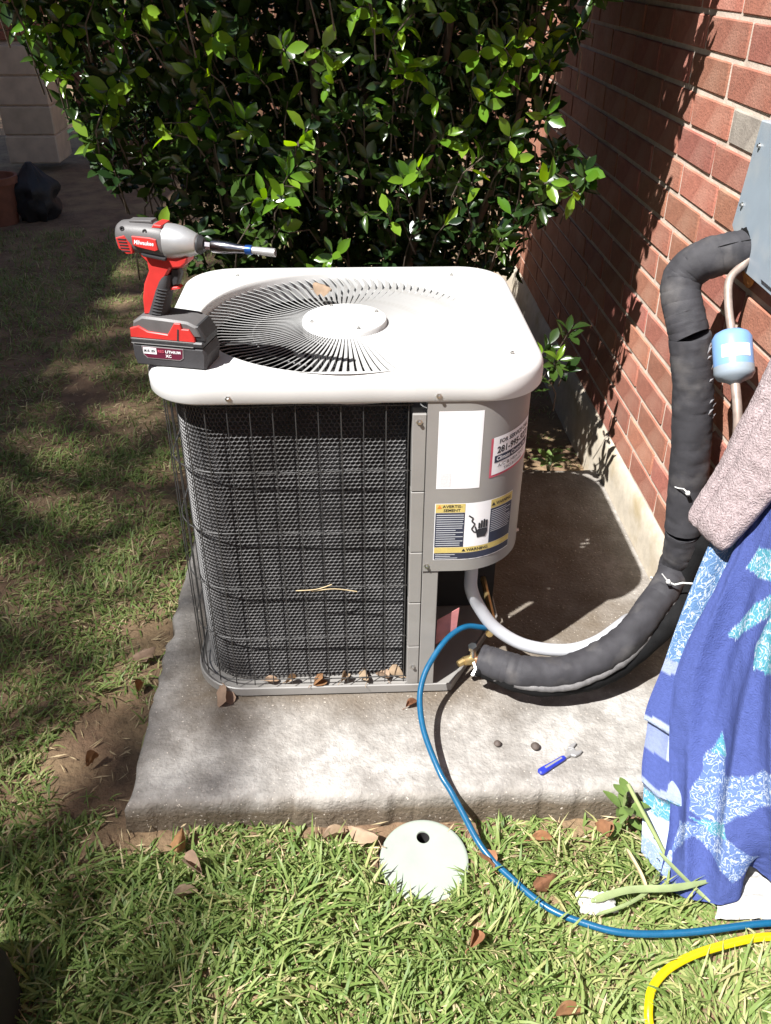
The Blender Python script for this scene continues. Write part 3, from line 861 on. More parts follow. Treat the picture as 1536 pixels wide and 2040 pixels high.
# pictogram: hand struck by a zigzag shock
b = MB()
def flat(pts):
    b.add([tuple(ppt(s, z, .0014)) for s, z in pts], [tuple(range(len(pts)))])
hx, hz = .1265, .462
flat([(hx - .011, hz - .006), (hx + .008, hz - .006), (hx + .0125, hz + .006), (hx + .012, hz + .016), (hx - .0105, hz + .016), (hx - .013, hz + .004)])
for k, (dx, L) in enumerate(((-.0095, .013), (-.0040, .0185), (.0018, .0205), (.0076, .018))):
    flat([(hx + dx - .0002, hz + .0172), (hx + dx + .0042, hz + .0172), (hx + dx + .0042, hz + .0172 + L), (hx + dx + .0026, hz + .0187 + L), (hx + dx + .0009, hz + .0187 + L), (hx + dx - .0002, hz + .0172 + L)])
flat([(hx - .0145, hz + .008), (hx - .0115, hz + .004), (hx - .0115, hz + .014), (hx - .0155, hz + .024), (hx - .018, hz + .023)])
zz = [(.0945, .515), (.1045, .507), (.1015, .500), (.1090, .492), (.1020, .480), (.1075, .472), (.1130, .470)]
for (a0, c0), (a1, c1) in zip(zz, zz[1:]):
    d = Vector((a1 - a0, c1 - c0)).normalized() * .0016
    flat([(a0 - d.y, c0 + d.x), (a0 + d.y, c0 - d.x), (a1 + d.y, c1 - d.x), (a1 - d.y, c1 + d.x)])
b.build('shock_pictogram', M['ink_text'], wl)

# tag inside the recess and service valve
b = MB(); b.prism([(.195, .125), (.243, .165), (.247, .235), (.197, .200)], .0400, .0415); b.build('service_tag', M['pink_tag'], ac)
def valve():
    v = empty('service_valve', (0, 0, 0)); v.parent = ac; v.location = (.29, .02 - .34, .09)
    b = MB(); b.tube([(.325, .030, .09), (.285, .022, .090), (.262, .017, .090)], [.011, .013, .011], 12); b.build('valve_body', M['brass'], v, 40)
    b = MB(); b.tube([(.285, .022, .095), (.283, .022, .128)], .008, 10); b.tube([(.283, .022, .124), (.281, .021, .134)], .011, 6); b.build('valve_stem', M['steel'], v, 40)
    b = MB(); b.tube([(.262, .017, .090), (.248, .010, .087)], [.009, .008], 8); b.build('valve_cap', M['brass'], v, 40)
    b = MB(); b.tube([(.285, .022, .09), (.290, -.004, .082), (.283, -.012, .070)], [.008, .007, .009], 8); b.build('flare_nut', M['steel'], v, 40)
    b = MB(); b.tube([(.327, .062, .135), (.337, .085, .130)], .010, 8); b.tube([(.335, .08, .13), (.345, .13, .125), (.345, .31, .12)], .008, 8); b.build('suction_fitting', M['brass'], v, 40)
valve()

# ================================================================== LINESET, CONDUIT, DRIER, BOX
ln = empty('insulated_refrigerant_pipe', (.75, .2, 0), 'thick black foam insulated pipe running from the brick wall to the air conditioner', 'pipe')
UP = [(0.860, 0.292, 0.990), (0.84, 0.284, 0.988), (0.79, 0.281, 0.979), (0.752, 0.290, 0.962), (0.727, 0.296, 0.930), (0.722, 0.280, 0.895), (0.73, 0.255, 0.855), (0.742, 0.236, 0.818)]
DN = [(0.7415, 0.2362, 0.8185), (0.76, 0.216, 0.723), (0.775, 0.200, 0.609), (0.79, 0.193, 0.479), (0.802, 0.183, 0.345)]
DN2 = [(0.802, 0.183, 0.346), (0.810, 0.190, 0.27), (0.808, 0.200, 0.222), (0.782, 0.157, 0.2), (0.74, 0.115, 0.175), (0.632, 0.011, 0.135), (0.502, -0.04, 0.107), (0.4, -0.041, 0.105), (0.344, -0.019, 0.106), (0.303, 0.005, 0.102)]
def wob(pts, a=.0012): return [p + Vector((mnz(i * .3, 1) * a, mnz(i * .3, 5) * a, mnz(i * .3, 9) * a)) for i, p in enumerate(pts)]
b = MB(); P = wob(spline(UP[1:], 14)); b.tube(P, [.0425 + .0008 * mnz(i * .4, 3) for i in range(len(P))], 40, True, .0022); upper = b.build('upper_sleeve', M['foam'], ln, 60)
b = MB(); P = wob(spline(DN, 20)); R = [.0445 + .001 * mnz(i * .4, 8) for i in range(len(P))]; R[0] = .042; b.tube(P, R, 40, True, .0020); b.build('middle_sleeve', M['foam'], ln, 60)
b = MB(); P = wob(spline(DN2, 16)); R = [.0372 + .0062 * max(0, 1 - i / 40) + .0012 * mnz(i * .4, 12) for i in range(len(P))]; R[0] = .0438; R[-1] = .035; b.tube(P, R, 40, True, .0026); b.build('lower_sleeve', M['foam'], ln, 60)
# taped seam along the lower run
Q = [p + Vector((.010, -.032, -.018)) for p in spline(DN2[2:], 8)]
Q = [Vector((p.x, p.y, max(p.z, .006))) for p in Q]
b = MB(); b.tube(Q, [.0095 + .003 * mnz(i * .7, 2) for i in range(len(Q))], 8); b.build('sleeve_seam', M['seam'], ln, 60)
# seam line on the upper run
Q = [p + Vector((-.004, -.030, .0305)) for p in spline(UP[1:4], 8)]
b = MB(); b.tube(Q, .0012, 5); b.build('sleeve_seam', M['foam_blackened'], ln, 60)
# torn end cap and expanding foam at the wall
b = MB()
T = Matrix.Translation((.8475, .288, .998)) @ Matrix.Rotation(PI / 2, 4, 'Y')
rings = []
for i, (r, z) in enumerate(((.030, -.012), (.042, -.010), (.045, .0), (.040, .012), (.02, .018))):
    rings.append([(r * (1 + .25 * mnz(k * .9, i * 1.3, 4)) * math.cos(2 * PI * k / 18), r * (1 + .25 * mnz(k * .9, i, 8)) * math.sin(2 * PI * k / 18), z) for k in range(18)])
b.loft(rings, True, True, True, T); b.build('torn_collar', M['foam_blackened'], ln, 60)
b = MB(); rings = []
T = Matrix.Translation((.862, .262, .958)) @ Matrix.Rotation(PI / 2, 4, 'Y')
for i in range(7):
    t = i / 6; r = .032 * math.sin(PI * (t * .9 + .08))
    rings.append([(r * 1.2 * (1 + .4 * mnz(k * .8, i * .9, 1)) * math.cos(2 * PI * k / 16), r * (1 + .4 * mnz(k * .8, i, 3)) * math.sin(2 * PI * k / 16), -.022 + .03 * t) for k in range(16)])
b.loft(rings, True, True, True, T); b.build('wall_sealant', M['rust_foam'], ln, 60)
def tie(c, axis_, r, parent, tail):
    q = Vector(axis_).normalized().to_track_quat('Z', 'Y').to_matrix().to_4x4(); T = Matrix.Translation(c) @ q
    b = MB(); b.rev([(r, -.002), (r + .0016, -.002), (r + .0016, .002), (r, .002), (r, -.002)], 32, T)
    b.tube(tail, [.0022] + [.0016] * (len(tail) - 2) + [.0012], 6)
    b.box(tail[0][0] - .004, tail[0][0] + .004, tail[0][1] - .004, tail[0][1] + .004, tail[0][2] - .003, tail[0][2] + .003)
    return b.build('cable_tie', M['tie'], parent, 40)
tie((.7995, .190, .400), (.02, -.04, -.3), .0445, ln, [(.770, .137, .478), (.760, .140, .487), (.755, .160, .477), (.752, .176, .472)])
tie((.7885, .181, .178), (-.35, -.33, -.55), .0415, ln, [(.758, .108, .246), (.748, .108, .258), (.740, .110, .268)])
b = MB(); b.tube([(.756, .108, .246), (.776, .108, .236), (.794, .108, .241), (.830, .112, .234)], .0022, 6); b.build('tie_tail', M['tie'], ln)
b = MB(); b.tube([(.425, -.068, .088), (.418, -.073, .105), (.412, -.070, .120)], [.004, .003, .0012], 6); b.build('tie_tail', M['tie'], ln)
b = MB(); b.tube([(.335, -.012, .10), (.310, .008, .098), (.290, .020, .092)], [.010, .0095, .0095], 12); b.build('copper_tube', M['copper'], ln, 60)
# pale peeled tape flecks on the vertical run
b = MB(); rr = random.Random(4)
for i in range(9):
    t = rr.uniform(.04, .45); P = spline(DN, 9); c = P[int(t * (len(P) - 1))]; a = rr.uniform(-1.05, -.55)
    w = rr.uniform(.003, .007); h = rr.uniform(.006, .018)
    d = Vector((math.cos(a), math.sin(a), .0)); tn = Vector((-d.y, d.x, 0))
    o_ = c + d * .0462
    b.add([tuple(o_ - tn * w), tuple(o_ + tn * w * .6 + Vector((0, 0, -h * .2))), tuple(o_ + tn * w + d * .003 + Vector((0, 0, h))), tuple(o_ - tn * w * .4 + Vector((0, 0, h * .8)))], [(0, 1, 2, 3)])
b.build('tape_fleck', M['conduit'], ln)

# second line under the first, its foam blackened to look shaded
sec = MB(); P = wob(spline([(0.846, 0.150, 0.50), (0.846, 0.165, 0.33), (0.824, 0.172, 0.2), (0.795, 0.116, 0.15), (0.707, 0.041, 0.115), (0.59, -0.024, 0.082), (0.471, -0.051, 0.076), (0.389, -0.043, 0.082), (0.328, -0.014, 0.093), (0.299, -0.003, 0.1)], 8), .003)
R = [.031 + .002 * mnz(i * .5, 31) for i in range(len(P))]
for i in range(8): R[i] = .016
sec.tube(P, R, 18)
lo = sec.build('second_foam_pipe', M['foam_blackened'], None, 60, label='thin foam pipe blackened to look shaded, sagging beneath the thick grey black one', cat='pipe')

b = MB(); P = spline([(0.275, 0.093, 0.372), (0.276, 0.082, 0.31), (0.276, 0.069, 0.27), (0.298, 0.077, 0.21), (0.343, 0.069, 0.145), (0.416, 0.051, 0.105), (0.513, 0.041, 0.095), (0.59, 0.057, 0.105), (0.664, 0.107, 0.115), (0.70, 0.165, 0.08), (0.76, .225, .045), (.820, .27, .06), (.858, .29, .08)], 8)
b.tube(P, .0155, 16)
cd = b.build('flexible_conduit', M['conduit'], None, 60, label='pale grey flexible conduit curving out below the service panel', cat='conduit')

dr = empty('filter_drier_line', (.78, .1, .8), 'blue filter drier on a thin copper tube beside the brick wall', 'filter drier')
A = Vector((.785, .132, .858)); B = Vector((.785, .083, .798))
D = (B - A).normalized(); q = D.to_track_quat('Z', 'Y').to_matrix().to_4x4(); Lc = (B - A).length
T = Matrix.Translation(A) @ q
b = MB(); r = .039
b.rev([(.010, -.012), (.022, -.010), (.033, -.004), (r, .006), (r, Lc - .012)], 36, T, cap0=True); can = b.build('drier_body', M['drier'], dr, 40)
b = MB(); b.rev([(r + .0006, Lc - .012), (r + .001, Lc + .002), (.034, Lc + .012), (.016, Lc + .019), (.010, Lc + .024)], 36, T, cap1=True); b.build('drier_end', M['greybox'], can, 40)
b = MB()
cdir = (Vector(cam.location) - A); lx = T.to_3x3().inverted() @ cdir; a0 = math.atan2(lx.y, lx.x)
b.loft([[tuple(T @ Vector(((r + .0008) * math.cos(a0 + a), (r + .0008) * math.sin(a0 + a), z))) for a in np.linspace(-.95, .55, 14)] for z in (.026, .052)], False, False, False)
b.build('drier_label', M['white_label'], can, 60)
b = MB(); b.tube(spline([(0.867, 0.262, 1.005), (0.83, 0.245, .972), (0.797, 0.225, 0.945), (0.788, 0.185, 0.905), (.785, .137, .866)], 6), .0085, 12); b.build('upper_tube', M['copper_pale'], dr, 60)
b = MB(); b.tube(spline([(.785, .076, .790), (.786, 0.020, 0.720), (0.79, 0.004, 0.640), (.80, .02, .52), (.825, .08, .42), (.846, .14, .36)], 6), .0095, 12); b.build('lower_tube', M['copper_pale'], dr, 60)

gb = empty('grey_electrical_box', (.85, .1, 1.1), 'blue grey metal electrical box fixed to the brick wall at the right edge', 'electrical box')
b = MB(); T = Matrix(((0, 1, 0, 0), (1, 0, 0, 0), (0, 0, 1, 0), (0, 0, 0, 1)))
b.prism([(.330, 1.235), (.362, 1.02), (.250, .950), (-.30, .935), (-.30, 1.26)], .8365, .866, T, .003); bx = b.build('box_body', M['greybox'], gb, 30)
b = MB(); b.prism([(.20, 1.20), (.21, 1.02), (.16, .965), (-.27, .955), (-.27, 1.22)], .8300, .8362, T, .002); b.build('box_cover', M['greybox'], gb, 30)
for y, z in ((.33, 1.07), (.31, 1.19)): screw((.8363, y, z), (-1, 0, 0), .004, bx)

# ================================================================== DRILL
dl = empty('impact_driver', (-.33, .085, .8390), 'red and grey cordless impact driver standing on its battery on the lid corner', 'power tool')
dl.rotation_euler = (0, 0, math.radians(-14))
def dpart(b, name, m, sm=40, parent=None, lab=None):
    o = bpy.data.objects.new(name, b.mesh(name, m, sm)); COL.objects.link(o); o.parent = parent or dl
    if lab: o['label'] = lab
    return o
def sring(x, cz, rz, ry, e=2.4, n=28, flat=0.0):
    out = []
    for k in range(n):
        a = 2 * PI * k / n; c, s = math.cos(a), math.sin(a)
        out.append((x, ry * math.copysign(abs(c) ** (2 / e), c), cz + rz * math.copysign(abs(s) ** (2 / e), s)))
    return out
b = MB()
b.loft([sring(-.0845, .238, .018, .017), sring(-.083, .238, .0225, .0215), sring(-.077, .2385, .0265, .0255), sring(-.06, .2385, .0285, .028), sring(-.02, .2365, .0305, .0295), sring(.004, .234, .0310, .0300), sring(.0085, .2335, .0302, .0293)])
motor = dpart(b, 'motor_housing', M['toolgrey'])
b = MB(); prof = [(.0088, .2330, .0312), (.022, .2325, .0312), (.038, .2320, .0285), (.053, .2312, .0230), (.0645, .2305, .0180), (.0665, .2305, .0165)]
b.loft([sring(x, c, r, r * .97, 2.1, 36) for x, c, r in prof]); dpart(b, 'gear_case', M['cast'], 60)
b = MB(); b.loft([sring(x, .2303, r, r, 2, 28) for x, r in ((.0667, .0165), (.070, .0172), (.0755, .0140), (.0790, .0115), (.0795, .0085))]); dpart(b, 'nose_collar', M['toolblack'], 40)
# red housing under the motor, running into the handle
b = MB(); b.prism([(-.046, .214), (.050, .210), (.0475, .199), (.036, .190), (.014, .187), (.004, .172), (-.004, .150), (-.018, .128), (-.030, .098), (-.052, .096), (-.050, .128), (-.043, .155), (-.030, .180), (-.031, .196)], -.0185, .0185, None, .004)
hs = dpart(b, 'handle_shell', M['red'], 30)
# nameplate and vents
b = MB(); b.prism([(-.046, .2465), (-.012, .2455), (.0, .243), (.002, .225), (-.004, .222), (-.034, .227), (-.046, .231)], -.0318, -.026, None, .001); pl = dpart(b, 'name_plate', M['red'], 30, motor)
v, f = textmesh("Milwaukee", .0135, .0003, .25)
w = max(p[0] for p in v); b = MB(); b.add([(-.043 + x / w * .038, -.0322, .2335 + y * .8 - x * .03) for x, y, _ in v], f); dpart(b, 'lettering', M['white_label'], None, pl)
b = MB(); b.prism([(-.079, .241), (-.062, .246), (-.050, .230), (-.050, .214), (-.062, .2125), (-.076, .222)], -.0292, -.02, None, .0015); vp = dpart(b, 'vent_panel', M['red'], 30, motor)
for k in range(5):
    z = .2395 - k * .0052; b = MB(); b.box(-.0745 + .001 * k, -.0585 + .0012 * k, -.0300, -.0285, z - .0011, z + .0011, M=Matrix.Rotation(0.0, 4, 'Y')); dpart(b, 'vent_slot', M['toolblack'], None, vp)
b = MB(); b.prism([(-.058, .2690), (-.056, .2655), (-.012, .2665), (-.014, .2705)], -.012, .012, None, .001); dpart(b, 'top_pad', M['toolgrey'], 30, motor)
b = MB(); b.prism([(-.006, .2665), (.008, .2655), (.0085, .2600), (-.012, .2600)], -.020, .020, None, .002); dpart(b, 'top_band', M['red'], 30, motor)
for x, z in ((-.066, .257), (-.022, .2545)):
    b = MB(); b.rev([(.0042, 0), (.0042, .003), (.0022, .003), (.0022, .001), (.0001, .001)], 12, Matrix.Translation((x, -.0262 + (z - .25) * .6, z)) @ Matrix.Rotation(PI / 2, 4, 'X')); dpart(b, 'screw', M['toolblack'], 30, motor)
b = MB(); b.prism([(-.034, .2155), (.012, .2095), (.012, .2050), (-.030, .2105)], -.0300, -.02, None, .0012); dpart(b, 'selector', M['toolblack'], 30)
# rubber grip, trigger
def hring(t, rx, ry, n=20):
    x = .000 - .032 * t; z = .172 - .080 * t
    return [(x + rx * math.copysign(abs(math.cos(2 * PI * k / n)) ** .8, math.cos(2 * PI * k / n)), ry * math.copysign(abs(math.sin(2 * PI * k / n)) ** .8, math.sin(2 * PI * k / n)), z) for k in range(n)]
b = MB(); b.loft([hring(-.02, .010, .0185), hring(.12, .0135, .0205), hring(.35, .0165, .0212), hring(.7, .0185, .0212), hring(.9, .0200, .0212), hring(1.02, .023, .0212)]); grip = dpart(b, 'grip', M['rubber'], 50)
for k in range(9):
    t = .30 + k * .075; x = -.032 * t; z = .172 - .080 * t
    b = MB(); b.tube([(x - .006, -.0213, z + .001), (x + .004, -.0222, z), (x + .0125, -.0190, z - .001)], .0011, 6); dpart(b, 'grip_rib', M['toolblack'], 50, grip)
b = MB(); b.prism([(.012, .186), (.026, .186), (.0285, .176), (.0235, .164), (.0205, .155), (.010, .152), (.006, .166)], -.0095, .0095, None, .003); dpart(b, 'trigger', M['toolblack'], 40)
b = MB(); b.prism([(.006, .1505), (.020, .1520), (.0235, .1478), (.004, .1440)], -.011, .011, None, .002); dpart(b, 'trigger_stop', M['red'], 40)
# foot and battery
b = MB(); b.prism([(-.074, .0620), (-.070, .0860), (-.050, .0975), (-.008, .0960), (.040, .0930), (.058, .0850), (.066, .0640)], -.0330, .0330, None, .004); foot = dpart(b, 'foot', M['toolgrey'], 30)
b = MB(); b.prism([(-.0765, .0565), (-.0755, .0740), (-.058, .0795), (-.040, .0700), (.000, .0670), (.016, .0905), (.028, .0905), (.030, .0800), (.044, .0800), (.053, .0655), (.054, .0555)], -.0372, -.0300, None, .0015); dpart(b, 'foot_band', M['red'], 30, foot)
b = MB(); b.prism([(.0180, .0570), (.0215, .0570), (.0245, .0790), (.0215, .0800)], -.0378, -.0365); dpart(b, 'band_groove', M['toolblack'], None, foot)
b = MB(); b.prism([(.052, .0560), (.052, .0860), (.0605, .0860), (.0740, .0630), (.0730, .0560)], -.0310, .0310, None, .003); ft = dpart(b, 'latch', M['toolblack'], 30, foot)
for y in (-.016, -.004):
    b = MB(); b.prism([(.0625, .080), (.0680, .0705), (.0695, .0705), (.0640, .080)], y - .002, y + .002); dpart(b, 'latch_mark', M['cast'], None, ft)
b = MB(); b.box(-.0765, .0700, -.0385, .0385, .0445, .0560, .003); bat = dpart(b, 'battery', M['toolblack'], 30)
b = MB(); b.prism([(-.0720, .0), (-.0765, .018), (-.0765, .0442), (.0690, .0442), (.0745, .030), (.0690, .0), (.056, -.0)], -.0375, .0375, None, .005); dpart(b, 'battery_case', M['rubber'], 30, bat)
for z in (.0552, .0462):
    b = MB(); b.box(-.0755, .0500, -.0392, -.0382, z - .0006, z + .0006); dpart(b, 'battery_edge', M['cast'], None, bat)
b = MB(); b.prism([(-.0560, .0410), (.0290, .0410), (.0270, .0220), (.0200, .0170), (-.0470, .0170), (-.0540, .0240)], -.0388, -.0370); bl = dpart(b, 'battery_label', M['cast'], None, bat)
b = MB(); b.prism([(-.0545, .0398), (.0275, .0398), (.0255, .0228), (.0195, .0185), (-.0462, .0185), (-.0525, .0245)], -.0392, -.0380); dpart(b, 'label_print', mat('label_maroon', (.10, .012, .03), .4, .1, 30), None, bl)
b = MB(); b.box(-.0530, -.0260, -.0398, -.0390, .0262, .0388, .0003); dpart(b, 'label_badge', M['white_label'], None, bl)
def dtext(txt, x, z, size, wd, m, y=-.0402):
    v, f = textmesh(txt, size, .0002); w = max(p[0] for p in v); b = MB(); b.add([(x + p[0] / w * wd, y, z + p[1]) for p in v], f); dpart(b, 'lettering', m, None, bl)
dtext("M18 18V", -.0515, .0298, .0085, .0235, M['ink_text'])
dtext("RED", -.0235, .0310, .0075, .014, M['red_print']); dtext("LITHIUM", -.0080, .0310, .0075, .031, M['white_label']); dtext("XC", -.0080, .0222, .0080, .0115, M['white_label'])
# bit holder
b = MB(); b.loft([sring(x, .2302 - (x - .079) * .045, r, r, 2, 6) for x, r in ((.0796, .0075), (.092, .0075))]); b.loft([sring(x, .2302 - (x - .079) * .045, r, r, 2, 20) for x, r in ((.0921, .0105), (.0945, .0118), (.128, .0108), (.140, .0085), (.156, .0078))]); ad = dpart(b, 'bit_holder', M['chrome'], 40)
b = MB(); b.loft([sring(x, .2302 - (x - .079) * .045, r, r, 2, 20) for x, r in ((.1562, .0082), (.1645, .0086), (.168, .0082))]); dpart(b, 'holder_ring', M['blue_ring'], 40)
b = MB(); b.loft([sring(x, .2302 - (x - .079) * .045, r, r, 2, 20) for x, r in ((.1682, .0062), (.176, .0068), (.211, .0076), (.2115, .0055), (.205, .0050))]); dpart(b, 'socket', M['cast'], 40)

# ================================================================== HOSES
HB = [(0.345, 0.10, 0.118), (0.316, 0.066, 0.150), (0.267, 0.049, 0.17), (0.221, 0.016, 0.165), (0.179, -0.032, 0.14), (0.156, -0.071, 0.115), (0.147, -0.117, 0.09), (0.153, -0.184, 0.065), (0.179, -0.268, 0.038), (0.200, -0.304, 0.020), (0.221, -0.339, -0.003), (0.260, -0.405, -0.042), (0.312, -0.472, -0.050), (0.370, -0.535, -0.050), (0.440, -0.572, -0.050), (0.512, -0.594, -0.048), (0.628, -0.598, -0.046), (0.787, -0.583, -0.05), (0.84, -0.60, -0.05), (.85, -.75, -.06), (.80, -.95, -.07)]
b = MB(); b.tube(spline(HB, 8), .0068, 14)
h = b.build('refrigerant_hose', M['hose_blue'], None, 60, label='blue refrigerant hose arching from the unit down across the grass', cat='hose')
HY = [(0.85, -0.64, -0.05), (0.78, -0.610, -0.050), (0.659, -0.630, -0.048), (0.577, -0.659, -0.048), (0.530, -0.694, -0.049), (0.512, -0.727, -0.051), (0.507, -0.758, -0.062), (0.512, -0.818, -0.068), (0.529, -0.893, -0.070), (.6, -1.0, -.072)]
b = MB(); b.tube(spline(HY, 8), .0078, 14)
b.build('refrigerant_hose', M['hose_yellow'], None, 60, label='yellow hose bending through the grass at the bottom right', cat='hose')

# ================================================================== SMALL THINGS ON SLAB AND LAWN
def nut(x, y, r, lab, sq):
    b = MB(); rings = []
    for i in range(9):
        t = i / 8; rad = r * math.sin(PI * (t * .96 + .02)) ** .75
        rings.append([(x + rad * (1 + .12 * mnz(math.cos(a) * 2, math.sin(a) * 2, t * 3 + sq)) * math.cos(a), y + rad * math.sin(a), r * 1.7 * t) for a in [2 * PI * k / 14 for k in range(14)]])
    b.loft(rings); b.build('acorn', M['nut'], None, 50, label=lab, cat='acorn', group='acorns on the slab')
nut(.322, -.167, .0085, 'smaller dark brown acorn on the slab nearer the blue hose', 1)
nut(.406, -.180, .0105, 'larger dark brown acorn on the slab nearer the blue wrench', 5)

wr = empty('adjustable_wrench', (.455, -.22, 0), 'small adjustable wrench with a blue grip lying on the slab', 'wrench')
d = Vector((.105, .066, 0)).normalized(); T = Matrix.Translation((.455, -.219, .0008)) @ Matrix.Rotation(math.atan2(d.y, d.x), 4, 'Z') @ Matrix(((1, 0, 0, 0), (0, 0, 1, 0), (0, 1, 0, 0), (0, 0, 0, 1)))
def flatp(poly, z0, z1, ch): 
    b = MB(); b.prism(poly, z0, z1, T, ch); return b
gp = [(-.064, -.0045), (-.0600, -.0080), (-.050, -.0085), (-.030, -.0070), (.008, -.0062), (.014, -.0040), (.014, .0040), (.008, .0062), (-.030, .0070), (-.050, .0085), (-.0600, .0080), (-.064, .0045)]
flatp(gp, .0, .0105, .003).build('grip', M['grip_blue'], wr, 40)
flatp([(-.046, -.0024), (.004, -.0020), (.004, .0020), (-.046, .0024)], .0100, .0112, .0004).build('grip_inlay', M['cast'], wr)
flatp([(.0142, -.004), (.028, -.0048), (.034, -.0125), (.048, -.0135), (.058, -.010), (.0565, -.0065), (.046, -.0035), (.046, .0035), (.0415, .0085), (.036, .0145), (.029, .0115), (.026, .0050), (.0142, .004)], .002, .0095, .0015).build('head', M['cast'], wr, 30)
flatp([(.0465, .0038), (.0475, .0085), (.061, .0125), (.0635, .0165), (.052, .0185), (.040, .0165), (.0372, .0148), (.0420, .0090)], .0025, .0090, .001).build('jaw', M['cast'], wr, 30)
b = MB(); b.rev([(.0035, -.004), (.004, -.003), (.0032, -.002), (.004, -.001), (.0032, 0), (.004, .001), (.0032, .002), (.004, .003), (.0035, .004)], 14, T @ Matrix.Translation((.037, .0058, .0066)) @ Matrix.Rotation(PI / 2, 4, 'Y'), True, True); b.build('knurl', M['steel'], wr, 30)

# irrigation valve lid
VC = Vector((.139, -.402, GZ + .010)); VR = .0925
vl = empty('valve_box_lid', VC, 'round pale green plastic valve box lid with one hole in the grass', 'valve lid')
def vlid():
    tilt = Matrix.Translation(VC) @ Matrix.Rotation(math.radians(6), 4, 'X')
    hc = Vector((.002, .051)); hr = .0135
    b = MB(); n = 72
    def circ(r, z, c=(0, 0)): return [(c[0] + r * math.cos(2 * PI * k / n), c[1] + r * math.sin(2 * PI * k / n), z) for k in range(n)]
    R = [circ(hr, -.0045, hc), circ(hr, -.001, hc), circ(hr + .0012, .0006, hc)]
    inner = circ(hr + .0012, .0006, hc); outer = circ(VR - .007, .0012)
    # ring between off-centre hole and rim, matched by direction from the hole
    for t in (.35, .7):
        R.append([(i_[0] * (1 - t) + o_[0] * t, i_[1] * (1 - t) + o_[1] * t, (.0006 + .0006 * t)) for i_, o_ in zip(inner, outer)])
    R += [outer, circ(VR - .0025, .0009), circ(VR, -.0012), circ(VR + .001, -.014), circ(VR + .001, -.03)]
    b.loft(R[::-1], True, False, False, tilt)
    b.build('lid_disc', M['lid_green'], vl, 40)
    b = MB(); b.rev([(hr + .0015, -.0048), (hr, -.005), (hr, -.090), (.0001, -.090)], 28, tilt @ Matrix.Translation((hc.x, hc.y, 0))); b.build('lifting_hole', M['dark'], vl, 40)  # tube walls coloured near-black so the hole looks unlit
vlid()

# ---- dry leaves
def leaf_shape(L, W, curl, seed, lobes=0.0):
    rr = random.Random(seed); b = MB(); n = 7; m = 3
    vs = []
    for i in range(n + 1):
        t = i / n; w = W * (math.sin(PI * min(1, .04 + t * .96)) ** .8) * (1 + lobes * math.sin(t * 19) + .16 * mnz(t * 7, seed, 3))
        for j in range(-m, m + 1):
            u = j / m
            z = curl * (abs(u) ** 1.6) * w * 1.6 + .25 * curl * math.sin(t * 4 + seed) * L * .5 + .007 * mnz(t * 4, u * 2.5, seed) + .003 * mnz(t * 11, u * 7, seed)
            vs.append((L * (t - .5), u * w * .5, z))
    k = 2 * m + 1; fs = [(i * k + j, i * k + j + 1, (i + 1) * k + j + 1, (i + 1) * k + j) for i in range(n) for j in range(k - 1)]
    b.add(vs, fs); zmin = min(v[2] for v in b.v); b.v = [(x, y, z - zmin) for x, y, z in b.v]
    st = MB(); b.tube([(-L * .5, 0, .002 - zmin * .5), (-L * .62, .003, .003), (-L * .75, .002, .002)], .0009, 4)
    return b
LM = [leaf_shape(.050, .026, .5, 1), leaf_shape(.042, .024, .8, 2), leaf_shape(.060, .030, -.5, 3, .12), leaf_shape(.036, .020, .9, 4)]
LMd = [x.mesh('dry_leaf', M['dry_leaf'], 60) for x in LM]; LMp = [x.mesh('dry_leaf', M['pale_leaf'], 60) for x in LM]
def dleaf(x, y, z, rz, k, lab, pale=False, rx=0.0, ry=0.0, sc=1.0, group='dry leaves on the lawn'):
    o = bpy.data.objects.new('dry_leaf', (LMp if pale else LMd)[k]); COL.objects.link(o)
    o.location = (x, y, z); o.rotation_euler = (rx, ry, rz); o.scale = (sc, sc, sc)
    return tag(o, lab, 'leaf', group)
G1 = GZ + .028
dleaf(.210, -.595, G1 + .01, 1.2, 1, 'orange brown leaf upright in the sunny grass below the pale green lid', rx=.5)
dleaf(.372, -.478, G1, .5, 2, 'broad orange brown leaf in the grass right of the blue hose', rx=.3)
dleaf(.262, -.425, G1, 2.2, 0, 'small brown leaf tucked beside the right rim of the green lid', rx=.4)
dleaf(.388, -.378, G1, .1, 0, 'flat orange leaf against the front of the slab', rx=.2)
dleaf(.510, -.372, G1 + .012, 1.9, 1, 'orange leaf beneath the broad weed at the slab front', rx=.8)
dleaf(.012, -.352, G1 - .01, 2.7, 2, 'pale tan leaf between the slab and the green lid', True, sc=1.2)
dleaf(-.045, -.345, G1 - .01, .4, 0, 'pinkish tan leaf on bare soil left of the green lid', True, sc=1.1)
dleaf(-.375, -.360, G1, 1.5, 2, 'brown curled leaf at the left end of the slab front', rx=.3)
dleaf(-.335, -.425, G1 + .01, 2.6, 3, 'rounded tan leaf in shaded grass at the left of the slab', True, sc=1.3)
dleaf(-.340, -.475, G1 - .004, .3, 0, 'dull brown leaf lying deep in the shaded grass', True)
dleaf(.370, -.735, G1, .2, 0, 'long brown leaf near the bottom edge left of the yellow hose', sc=1.1)
dleaf(-.555, .230, G1 - .01, .6, 2, 'large pale yellow leaf beside the left edge of the slab', True, sc=1.1)
dleaf(-.545, .115, G1 - .012, 1.4, 1, 'small orange leaf beside the left edge of the slab', sc=.9)
dleaf(-.610, -.120, G1 - .012, .9, 3, 'dark brown leaf on the bare soil patch left of the slab')
dleaf(.135, -.034, .001, .7, 0, 'orange leaf on the slab by the foot of the blue hose', rx=.2, sc=.75, group='dry leaves on the slab')
dleaf(-.335, .012, .006, 1.25, 1, 'large pale curled leaf standing against the lower left corner of the unit', True, rx=1.2, ry=-.6, sc=1.45, group='dry leaves on the slab')
